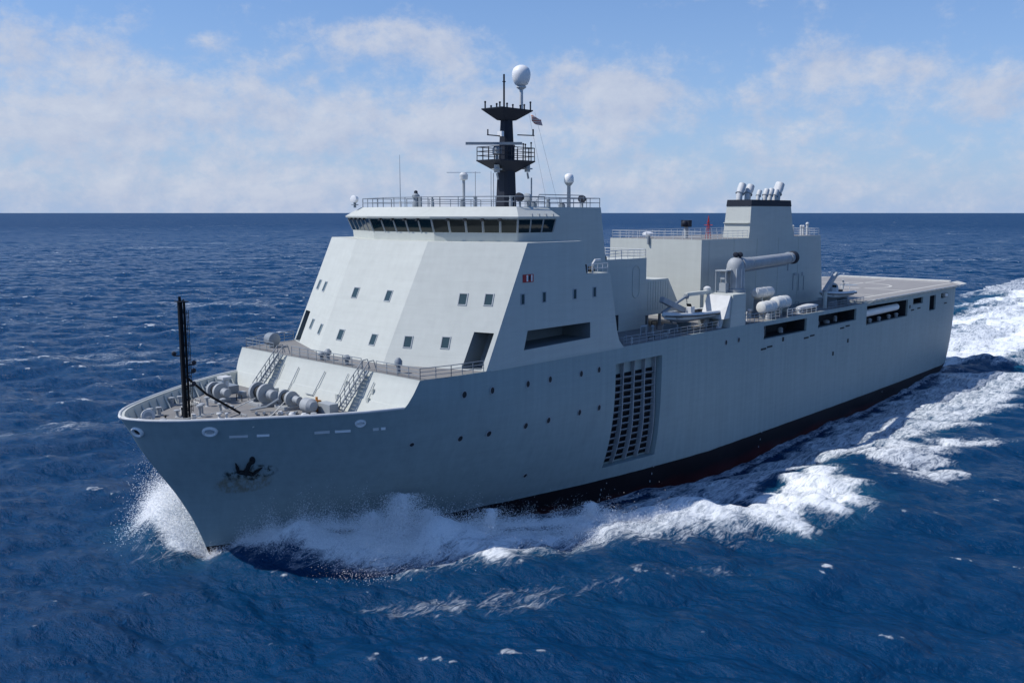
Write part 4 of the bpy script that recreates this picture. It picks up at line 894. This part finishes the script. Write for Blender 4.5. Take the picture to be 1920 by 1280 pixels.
# ------------------------------------------------------------------ sea
def fft_tile(n, L, wind, wdir, lmin, lmax, seed, rms):
    r = np.random.default_rng(seed); k1 = 2 * np.pi * np.fft.fftfreq(n, L / n); kx, ky = np.meshgrid(k1, k1, indexing='ij'); k = np.hypot(kx, ky); k[0, 0] = 1e-6
    Lw = wind ** 2 / 9.81; ct = (kx * math.cos(wdir) + ky * math.sin(wdir)) / k
    P = np.exp(-1 / (k * Lw) ** 2) / k ** 3.75 * (.10 + ct ** 4) * np.where(ct < 0, .3, 1)
    P *= (k > 2 * np.pi / lmax) * np.exp(-(k * lmin / (2 * np.pi)) ** 2); P[0, 0] = 0
    h = np.sqrt(P) * (r.normal(size=(n, n)) + 1j * r.normal(size=(n, n)))
    z = np.real(np.fft.ifft2(h)); dx = np.real(np.fft.ifft2(1j * kx / k * h)); dy = np.real(np.fft.ifft2(1j * ky / k * h)); s = rms / z.std()
    gx = np.real(np.fft.ifft2(-kx * kx / k * h)) * s; gy = np.real(np.fft.ifft2(-ky * ky / k * h)) * s
    return z * s, dx * s, dy * s, (gx + gy), L, n
def sample(t, i, x, y):
    a = t[i]; L, n = t[4], t[5]; u = (x / L * n) % n; v = (y / L * n) % n; i0 = u.astype(int); j0 = v.astype(int); fu = u - i0; fv = v - j0; i0 %= n; j0 %= n; i1 = (i0 + 1) % n; j1 = (j0 + 1) % n
    return a[i0, j0] * (1 - fu) * (1 - fv) + a[i1, j0] * fu * (1 - fv) + a[i0, j1] * (1 - fu) * fv + a[i1, j1] * fu * fv
WD = math.atan2(FW.y, FW.x)
T1 = fft_tile(512, 286., 8.0, WD + .2, 2.2, 60, 3, .34); T2 = fft_tile(512, 117., 6.5, WD - .3, .6, 18, 5, .235)
CREST = np.array([(.2, .2, .0), (-1.8, 2.8, 1.7), (-5, 6.6, 3.9), (-8, 9.2, 3.7), (-11, 11.4, 3.2), (-18, 16.2, 2.5), (-27, 21.2, 1.9), (-38, 28.5, 1.5), (-50, 36.5, 1.0), (-62, 42, .4)])
SHEET = np.array([(.3, -.3, .0), (1.2, -2.7, 2.8), (1.4, -5, 4.9), (.6, -8, 4.4), (-1.5, -11.5, 3.2), (-5, -15.5, 2.0), (-12, -20, 1.4), (-24, -26, 1.0), (-40, -33, .5)])
FOAM = {'main': [(-61.8, 26.2), (-69.1, 29.9), (-64.3, 32.8), (-61.2, 38.7), (-50.7, 39.4), (-49.6, 36.0), (-42.9, 39.5), (-42.2, 32.4), (-38.3, 31.0), (-36.4, 27.6), (-31.1, 27.3), (-28.9, 23.9), (-23.7, 23.5), (-19.4, 21.9), (-16.8, 21.0), (-15.4, 17.6), (-12.1, 16.8), (-8.9, 13.6), (-6.2, 10.6), (-6.5, 8.6), (-18.1, 11.1), (-23.4, 13.3), (-27.2, 16.3), (-32.0, 20.5), (-38.8, 24.0), (-48.3, 28.5)],
        'streak': [(-22, 11), (-28.1, 12.4), (-44.9, 16), (-58.2, 17), (-86.4, 17), (-157, 16.3), (-160, 34), (-140, 33), (-122, 35), (-100, 34), (-77.6, 28.8), (-69.1, 29.9), (-61.8, 26.2), (-48.3, 29.9), (-38.8, 24.4), (-30.9, 20.4)],
        'p2': [(-79.8, 27.0), (-89.4, 26.7), (-101.2, 39.4), (-94.8, 44.4), (-89.1, 39.5), (-76.8, 44.3), (-69.0, 43.5), (-70.6, 37.7), (-73.4, 30.2)],
        'p3': [(-97.6, 27.8), (-119.2, 25.3), (-128.9, 29.1), (-121.8, 37.3), (-109.7, 35.5), (-108.1, 39.0), (-99.0, 34.2)],
        'wake': [(-158, 16.5), (-160, 24), (-170, 36), (-230, 40), (-420, 44), (-420, -40), (-263.9, -24), (-190, -18), (-158, -16)],
        'bowl': [(.8, .5), (1.6, -2.5), (2.1, -9), (1.6, -13.5), (-2.9, -14), (-20, -19), (-45, -27), (-45, -20), (-10, -7), (-.5, -1.5)]}
def sdf(poly, x, y):
    d = np.full(x.shape, 1e9); ins = np.zeros(x.shape, bool); n = len(poly)
    for i in range(n):
        (ax, ay), (bx, by) = poly[i], poly[(i + 1) % n]; ex, ey = bx - ax, by - ay
        t = np.clip(((x - ax) * ex + (y - ay) * ey) / (ex * ex + ey * ey), 0, 1); d = np.minimum(d, np.hypot(x - ax - t * ex, y - ay - t * ey))
        c = ((ay > y) != (by > y)) & (x < ex * (y - ay) / (ey if abs(ey) > 1e-9 else 1e-9) + ax); ins ^= c
    return np.where(ins, -d, d)
def hull_half(x, z=0.):     # vectorised half breadth at the water
    d = np.clip(stem(z) - x, 0, None); y = np.interp(d, *YW2); return np.where((x < stem(z)) & (x > STERN), y, 0)
def crest_dist(x, y, CREST):
    best = np.full(x.shape, 1e9); hh = np.zeros(x.shape); side = np.zeros(x.shape)
    for a, b in zip(CREST, CREST[1:]):
        ex, ey = b[0] - a[0], b[1] - a[1]; L2 = ex * ex + ey * ey; t = np.clip(((x - a[0]) * ex + (y - a[1]) * ey) / L2, 0, 1)
        d = np.hypot(x - a[0] - t * ex, y - a[1] - t * ey); m_ = d < best; best = np.where(m_, d, best); hh = np.where(m_, a[2] + (b[2] - a[2]) * t, hh)
        side = np.where(m_, -(ex * (y - a[1]) - ey * (x - a[0])), side)       # >0 on the outer (camera) side
    return best, hh, side
def build_sea():
    rs = [0.0]; r_ = 12.
    while r_ < 60000: rs.append(r_); r_ *= 1.0050 if r_ < 2500 else 1.02
    rs = np.array(rs); va = math.atan2(FW.y, FW.x); fine = np.arange(-40, 40.001, .13); coarse = np.arange(44, 317, 4.)
    ang = np.radians(np.concatenate([fine, coarse])) + va; na, nr = len(ang), len(rs)
    RR, AA = np.meshgrid(rs, ang, indexing='ij'); X = CAM[0] + RR * np.cos(AA); Y = CAM[1] + RR * np.sin(AA)
    x0, y0 = X.ravel(), Y.ravel(); rr = RR.ravel()
    f1 = 1 / (1 + (rr / 7000) ** 2); f2 = 1 / (1 + (rr / 1600) ** 2)
    ha = np.abs(y0) - hull_half(x0); dn = np.where((x0 < 10) & (x0 > STERN - 8), ha, 50.); calm = np.clip((dn + 6) / 12, .6, 1)
    z = (sample(T1, 0, x0, y0) * f1 + sample(T2, 0, x0, y0) * f2) * calm
    dx = -(sample(T1, 1, x0, y0) * f1 * 1.0 + sample(T2, 1, x0, y0) * f2 * .95); dy = -(sample(T1, 2, x0, y0) * f1 * 1.0 + sample(T2, 2, x0, y0) * f2 * .95)
    z2raw = sample(T2, 0, x0, y0); z1raw = sample(T1, 0, x0, y0)
    near = (rr < 420); foam = np.zeros(x0.shape); bub = np.zeros(x0.shape)
    # whitecaps on the sharpest crests
    jac = sample(T1, 3, x0, y0) * .9 + sample(T2, 3, x0, y0) * .55
    th = -np.percentile(jac[near], 1.5)
    cap = np.clip((-jac - th) / (.35 * abs(th)), 0, 1); foam = np.maximum(foam, cap * .60); thf = -np.percentile(jac[rr < 1200], 3.2); capf = np.clip((-jac - thf) / (.3 * abs(thf)), 0, 1) * np.clip((rr - 110) / 80, 0, 1); foam = np.maximum(foam, capf * .68 / (1 + (rr / 1100) ** 2))
    lowp = sample(T1, 0, x0 * .31 + 40, y0 * .31 - 90) / .34; lowq = sample(T1, 0, x0 * .83 + 11, y0 * .83 + 57) / .34
    foam = np.maximum(foam, .44 * np.clip((lowp + .55 * lowq - 1.05) / .9, 0, 1))        # old, thinning foam in patches
    I = np.where(near)[0]; x, y = x0[I], y0[I]; yp = y
    zz = z[I]; fo = foam[I]; bb = bub[I]
    # trough along the parallel body on both sides, water banked up at the stem
    ay = np.abs(y); dist = np.clip(ay - hull_half(x), -2, None); inl = (x > STERN - 5) & (x < 4)
    tr = np.interp(x, [-165, -157, -130, -110, -95, -80, -70, -60, -50, -40, -30, -20, -12, 0], [0, .2, -.9, -1.9, -1.9, -2.3, -2.9, -2.7, -2.1, -1.5, -.8, .3, .6, 0])
    zz += np.where(inl, tr * np.exp(-(np.clip(dist, 0, None) / 6.5) ** 2), 0)
    for s in (1, -1):
        d, hh, side = crest_dist(x, s * y, CREST if s > 0 else SHEET * np.array([1, -1, 1])); sg = np.where(side > 0, 3.0, 2.6 + .04 * np.clip(-x, 0, 60))
        rid = hh * np.exp(-(d / sg) ** 2); wob = .78 + .44 * np.sin(x * .55 + 1.3) * np.sin(y * .7) * .5
        zz += rid * wob * (1 if s > 0 else .85)
        top = np.exp(-(d / ((1.5 + np.clip((-x - 2.5) * .75, 0, 4.6)) if s > 0 else 2.)) ** 2) * np.clip(hh / 2.2, 0, 1)
        fo = np.maximum(fo, np.where(x < -2, .56, .46) * np.clip(hh / 2, 0, 1) * np.exp(-(d / 5.5) ** 2)); fo = np.maximum(fo, top * np.where((x > -3) & (s > 0), .88, 1.0))
        # second diverging waves farther aft
        for off, amp in ((0., .7), (26., .4)):
            u = (s * y - 30 - off * .25) * .8 + (x + 72 + off * 1.4) * .45; v = (x + 84 + off * 1.2)
            zz += amp * np.exp(-(u / 3.2) ** 2 - (v / 16) ** 2)
    n1 = z1raw[I] / .34; n2 = z2raw[I] / .235
    S = {k: sdf(p, x, y) for k, p in FOAM.items()}
    w = .9 * n2 + .5 * n1
    fo = np.maximum(fo, np.clip((1.6 - S['main'] + w) / 4.0, 0, 1) * .83)
    fo = np.maximum(fo, np.clip((1.0 - S['p2'] + w * 1.5) / 6, 0, .70)); fo = np.maximum(fo, np.clip((1.0 - S['p3'] + w * 1.5) / 7, 0, .68))
    stp = sdf(FOAM['streak'], x, y); fo = np.maximum(fo, np.clip((1.6 - stp + w * .8) / 5, 0, .68)); bb = np.maximum(bb, np.clip((2 - stp) / 6, 0, .8))
    ws = sample(T1, 0, x * .22, y * 1.5 + 30) / .34; ws2 = sample(T1, 0, x * .6 + 70, y * 3.1) / .34
    fo = np.maximum(fo, np.clip((3 - S['wake'] + ws * 3) / 9, 0, 1) * np.clip(.76 + .10 * ws + .07 * ws2, .3, .95)); bb = np.maximum(bb, np.clip((6 - S['wake']) / 10, 0, 1))
    fo = np.maximum(fo, np.clip((1.5 - S['bowl'] + w) / 5, 0, .85)); bb = np.maximum(bb, np.clip((4 - S['bowl']) / 6, 0, .9))
    bb = np.maximum(bb, np.clip((3 - S['main']) / 5, 0, .9))
    fo = np.maximum(fo, np.where(inl & (ay - hull_half(x) < .7) & (x < -20), .62, 0))
    # waves thrown up inside the white water
    zz += np.clip(-S['main'] / 3, 0, 1) * (.35 * n2) + np.clip(-S['wake'] / 6, 0, 1) * .25 * n2
    z[I] = zz; foam[I] = fo; bub[I] = bb
    # far whitecaps and the long white road of the wake
    far = ~near; yw = np.abs(y0 - 3) ; wk = far & (x0 < STERN) & (yw < 34 + (STERN - x0) * .05); foam[wk] = np.maximum(foam[wk], .82 * np.exp(-(STERN - x0[wk]) / 900))
    co = np.stack([x0 + dx * calm, y0 + dy * calm, z], 1).astype(np.float32)
    i, j = np.meshgrid(np.arange(1, nr - 1), np.arange(na), indexing='ij'); j2 = (j + 1) % na
    q = np.stack([i * na + j, (i + 1) * na + j, (i + 1) * na + j2, i * na + j2], -1).reshape(-1, 4).astype(np.int32)
    me = bpy.data.meshes.new('sea'); me.vertices.add(len(co)); me.vertices.foreach_set('co', co.ravel())
    me.loops.add(q.size); me.loops.foreach_set('vertex_index', q.ravel()); me.polygons.add(len(q)); me.polygons.foreach_set('loop_start', np.arange(0, q.size, 4, dtype=np.int32))
    try: me.polygons.foreach_set('loop_total', np.full(len(q), 4, dtype=np.int32))
    except Exception: pass
    me.update(calc_edges=True); me.shade_smooth()
    for nm, arr in (('foam', foam), ('bubbles', bub)):
        at = me.attributes.new(nm, 'FLOAT', 'POINT'); at.data.foreach_set('value', arr.astype(np.float32))
    o = bpy.data.objects.new('sea', me); COL.objects.link(o); o['kind'] = 'structure'
    return o
def sea_material():
    m, nt, b = new_mat('sea_water'); N = nt.nodes; L = nt.links; out = N['Material Output']
    def mth(op, a, b_=None, c=None, clamp=False):
        n = N.new('ShaderNodeMath'); n.operation = op; n.use_clamp = clamp
        for i, v in enumerate((a, b_, c)):
            if v is None: continue
            if isinstance(v, (int, float)): n.inputs[i].default_value = v
            else: L.new(v, n.inputs[i])
        return n.outputs[0]
    geo = N.new('ShaderNodeNewGeometry')
    def nz(scale, vs, detail, rough=.6, dist=0., rot=.45):
        mp = N.new('ShaderNodeMapping'); mp.inputs['Scale'].default_value = vs; mp.inputs['Rotation'].default_value = (0, 0, rot); L.new(geo.outputs['Position'], mp.inputs[0])
        n = N.new('ShaderNodeTexNoise'); n.inputs['Scale'].default_value = scale; n.inputs['Detail'].default_value = detail; n.inputs['Roughness'].default_value = rough; n.inputs['Distortion'].default_value = dist; L.new(mp.outputs[0], n.inputs['Vector']); return n.outputs['Fac']
    fa = N.new('ShaderNodeAttribute'); fa.attribute_name = 'foam'; ba = N.new('ShaderNodeAttribute'); ba.attribute_name = 'bubbles'
    a = nz(.55, (.42, 1.25, 1), 8, .68, .7, .06); a2 = nz(1.9, (.55, 1.2, 1), 6, .72, .5, -.1)
    # lace: thin ridges of a warped noise
    lace = mth('SUBTRACT', 1.0, mth('MULTIPLY', mth('ABSOLUTE', mth('SUBTRACT', nz(.8, (.4, 1.3, 1), 5, .62, 1.3, .04), .5)), 9.0), clamp=True)
    det = mth('ADD', mth('MULTIPLY', a, .85), mth('ADD', mth('MULTIPLY', a2, .40), mth('MULTIPLY', lace, .18)))      # mean about .6
    v = mth('SUBTRACT', mth('ADD', fa.outputs['Fac'], det), 1.13)
    mr = N.new('ShaderNodeMapRange'); mr.interpolation_type = 'SMOOTHSTEP'; L.new(v, mr.inputs[0]); mr.inputs[1].default_value = -.04; mr.inputs[2].default_value = .56
    mask = mth('MULTIPLY', mr.outputs[0], mth('GREATER_THAN', fa.outputs['Fac'], .02))
    # water body
    deep = (.0013, .034, .100); turq = (.02, .13, .20)
    mx = N.new('ShaderNodeMix'); mx.data_type = 'RGBA'; mx.inputs['A'].default_value = (*deep, 1); mx.inputs['B'].default_value = (*turq, 1)
    L.new(mth('MULTIPLY', mth('ADD', mth('MULTIPLY', ba.outputs['Fac'], .55), mth('MULTIPLY', fa.outputs['Fac'], .25)), nz(.3, (1, 1, 1), 4), clamp=True), mx.inputs['Factor'])
    L.new(mx.outputs['Result'], b.inputs['Base Color'])
    b.inputs['Roughness'].default_value = .17; b.inputs['IOR'].default_value = 1.333; b.inputs['Specular IOR Level'].default_value = .13
    ln = N.new('ShaderNodeVectorMath'); ln.operation = 'LENGTH'; L.new(geo.outputs['Position'], ln.inputs[0])
    def ramp(a, b_, lo, hi):
        n = N.new('ShaderNodeMapRange'); L.new(ln.outputs['Value'], n.inputs[0]); n.inputs[1].default_value = a; n.inputs[2].default_value = b_; n.inputs[3].default_value = lo; n.inputs[4].default_value = hi; return n.outputs[0]
    L.new(ramp(250, 2500, .17, .5), b.inputs['Roughness']); L.new(ramp(250, 2600, .15, .34), b.inputs['Specular IOR Level'])
    w1 = nz(1.1, (1, .55, 1), 6, .62, .3); w2 = nz(4.5, (1, .7, 1), 4, .6); w3 = nz(.16, (1, .6, 1), 4, .55)
    hgt = mth('ADD', mth('ADD', mth('MULTIPLY', w1, .68), mth('MULTIPLY', w2, .10)), mth('MULTIPLY', w3, 1.1))
    bump = N.new('ShaderNodeBump'); bump.inputs['Strength'].default_value = .85; bump.inputs['Distance'].default_value = 1.0; L.new(hgt, bump.inputs['Height']); L.new(bump.outputs[0], b.inputs['Normal'])
    fb = N.new('ShaderNodeBsdfDiffuse'); fb.inputs[0].default_value = (.80, .83, .85, 1)
    bp = N.new('ShaderNodeBump'); bp.inputs['Strength'].default_value = .45; bp.inputs['Distance'].default_value = .6; L.new(mth('ADD', a, mth('MULTIPLY', a2, .5)), bp.inputs['Height']); L.new(bp.outputs[0], fb.inputs['Normal'])
    ms = N.new('ShaderNodeMixShader'); L.new(mask, ms.inputs[0]); L.new(b.outputs[0], ms.inputs[1]); L.new(fb.outputs[0], ms.inputs[2]); L.new(ms.outputs[0], out.inputs[0])
    return m
sea = build_sea(); sea.data.materials.append(sea_material())

# ------------------------------------------------------------------ spray: clouds of real droplets
ms_, nt, b = new_mat('spray_droplets'); b.inputs['Base Color'].default_value = (.95, .96, .97, 1); b.inputs['Roughness'].default_value = .9; b.inputs['Specular IOR Level'].default_value = .1
tr_ = nt.nodes.new('ShaderNodeBsdfTranslucent'); tr_.inputs[0].default_value = (.95, .96, .97, 1); mxs = nt.nodes.new('ShaderNodeMixShader'); mxs.inputs[0].default_value = .25
nt.links.new(b.outputs[0], mxs.inputs[1]); nt.links.new(tr_.outputs[0], mxs.inputs[2]); nt.links.new(mxs.outputs[0], nt.nodes['Material Output'].inputs[0]); M['spray'] = ms_
def droplets(name, P, size, label):      # each droplet a small flake, mostly lying towards the sky
    n = len(P); N_ = np.array([.1, .25, 1.0]) + rng.normal(0, .5, (n, 3)); N_ /= np.linalg.norm(N_, axis=1)[:, None]
    U = np.cross(N_, rng.normal(size=(n, 3))); U /= np.linalg.norm(U, axis=1)[:, None]; W = np.cross(N_, U)
    V = np.stack([P + (U * math.cos(a) + W * math.sin(a)) * size[:, None] for a in (0, 2.094, 4.189)], 1).reshape(-1, 3).astype(np.float32)
    F = np.arange(3 * n, dtype=np.int32)
    me = bpy.data.meshes.new(name); me.vertices.add(len(V)); me.vertices.foreach_set('co', V.ravel()); me.loops.add(len(F)); me.loops.foreach_set('vertex_index', F)
    me.polygons.add(n); me.polygons.foreach_set('loop_start', np.arange(0, len(F), 3, dtype=np.int32))
    try: me.polygons.foreach_set('loop_total', np.full(n, 3, dtype=np.int32))
    except Exception: pass
    me.update(calc_edges=True); me.materials.append(ms_); o = bpy.data.objects.new(name, me); COL.objects.link(o); tag(o, label, 'spray', kind='stuff'); return o
def along(line, n, sp=1.):
    L = np.array(line, float); seg = np.hypot(*(np.diff(L[:, :2], axis=0)).T); c = np.concatenate([[0], np.cumsum(seg)]); s = rng.random(n) ** sp * c[-1]
    return np.stack([np.interp(s, c, L[:, k]) for k in range(3)], 1), s
def crest_spray():
    n = 260000; p, s = along(CREST[:8], n, 1.05); nrm = np.array([.45, .9])
    clump = .5 + .5 * np.sin(s * .9 + 1) * np.sin(s * .37 + 2.1) + .35 * np.sin(s * 2.3)
    keep = rng.random(n) < np.clip(.55 + .4 * clump, .3, 1); p, s, clump = p[keep], s[keep], clump[keep]; n = len(p)
    lift = rng.exponential(.26 + .30 * np.clip(clump, 0, 1), n); back = rng.normal(0, .75, n) - .25 + np.where(rng.random(n) < .45, np.abs(rng.normal(0, 1.0, n)) * np.clip((-p[:, 0] - 2) * .45, 0, 2.6), 0)
    p[:, 0] += nrm[0] * back + rng.normal(0, .35, n); p[:, 1] += nrm[1] * back; p[:, 2] = p[:, 2] * .86 - np.abs(back) * .5 + lift * np.clip(p[:, 2] / 2.2, .45, 1.3)
    return p
def column(c, n, h, w, lean):
    n = int(n * 1.8)
    t = rng.random(n) ** 1.5; a = rng.random(n) * 2 * np.pi; r = w * (1 - .25 * t) * np.abs(rng.normal(0, .55, n)); lob = 1 + .35 * np.sin(3 * a + c[0])
    return np.stack([c[0] + lean[0] * t * h + r * np.cos(a) * lob, c[1] + lean[1] * t * h + r * np.sin(a) * lob, c[2] + h * t * (1 - .12 * (r / w) ** 2)], 1)
P = crest_spray(); droplets('wave_spray', P, rng.uniform(.018, .05, len(P)), 'white spray torn off the crest of the port bow wave')
def plume(name, cols, label):
    P = np.concatenate([column(*c) for c in cols]); droplets(name, P, rng.uniform(.022, .06, len(P)), label)
plume('spray_plume', [((-12.8, 12.0, 1.5), 26000, 4.2, 2.6, (-.1, .05)), ((-10.5, 11.0, 1.8), 9000, 2.6, 2.0, (0, .1)), ((-15, 13.5, 1.2), 12000, 2.8, 2.4, (-.1, 0))], 'tallest white spray burst beside the dark boot top of the port bow')
plume('spray_plume', [((-19.5, 17.5, 1.0), 9000, 3.0, 1.1, (-.05, .05)), ((-17.6, 18.6, .2), 8000, 1.4, 1.8, (0, .1))], 'narrow spray jet between the tall burst and the last small burst')
plume('spray_plume', [((-29.5, 22.0, .8), 8000, 2.4, 1.3, (-.05, 0)), ((-27.5, 22.5, .5), 8000, 1.2, 2.2, (0, .1))], 'small rearmost spray burst on the port wave near the grey recess')
def stb_plume():
    n = 150000; L = SHEET[:7].copy(); p, q = along(L, n, 1.0)
    lump = .75 + .35 * np.sin(q * 1.3) * np.sin(q * .47 + 1) + .25 * np.sin(q * 3.1)
    up = rng.exponential(.75, n) * lump * np.interp(p[:, 2], [0, 1, 3, 5], [.25, .6, 1.0, 1.25]); sp = rng.normal(0, 1.0 + .5 * np.clip(p[:, 2] / 4, 0, 1), n)
    p[:, 0] += .8 * sp + rng.normal(0, .4, n); p[:, 1] += -.35 * sp - .35 * up; p[:, 2] = p[:, 2] * .80 * np.exp(-(sp / 2.2) ** 2) + up - .1
    return p
P = stb_plume(); droplets('bow_spray', P, rng.uniform(.022, .06, len(P)), 'sunlit white spray thrown up on the far starboard side of the stem')
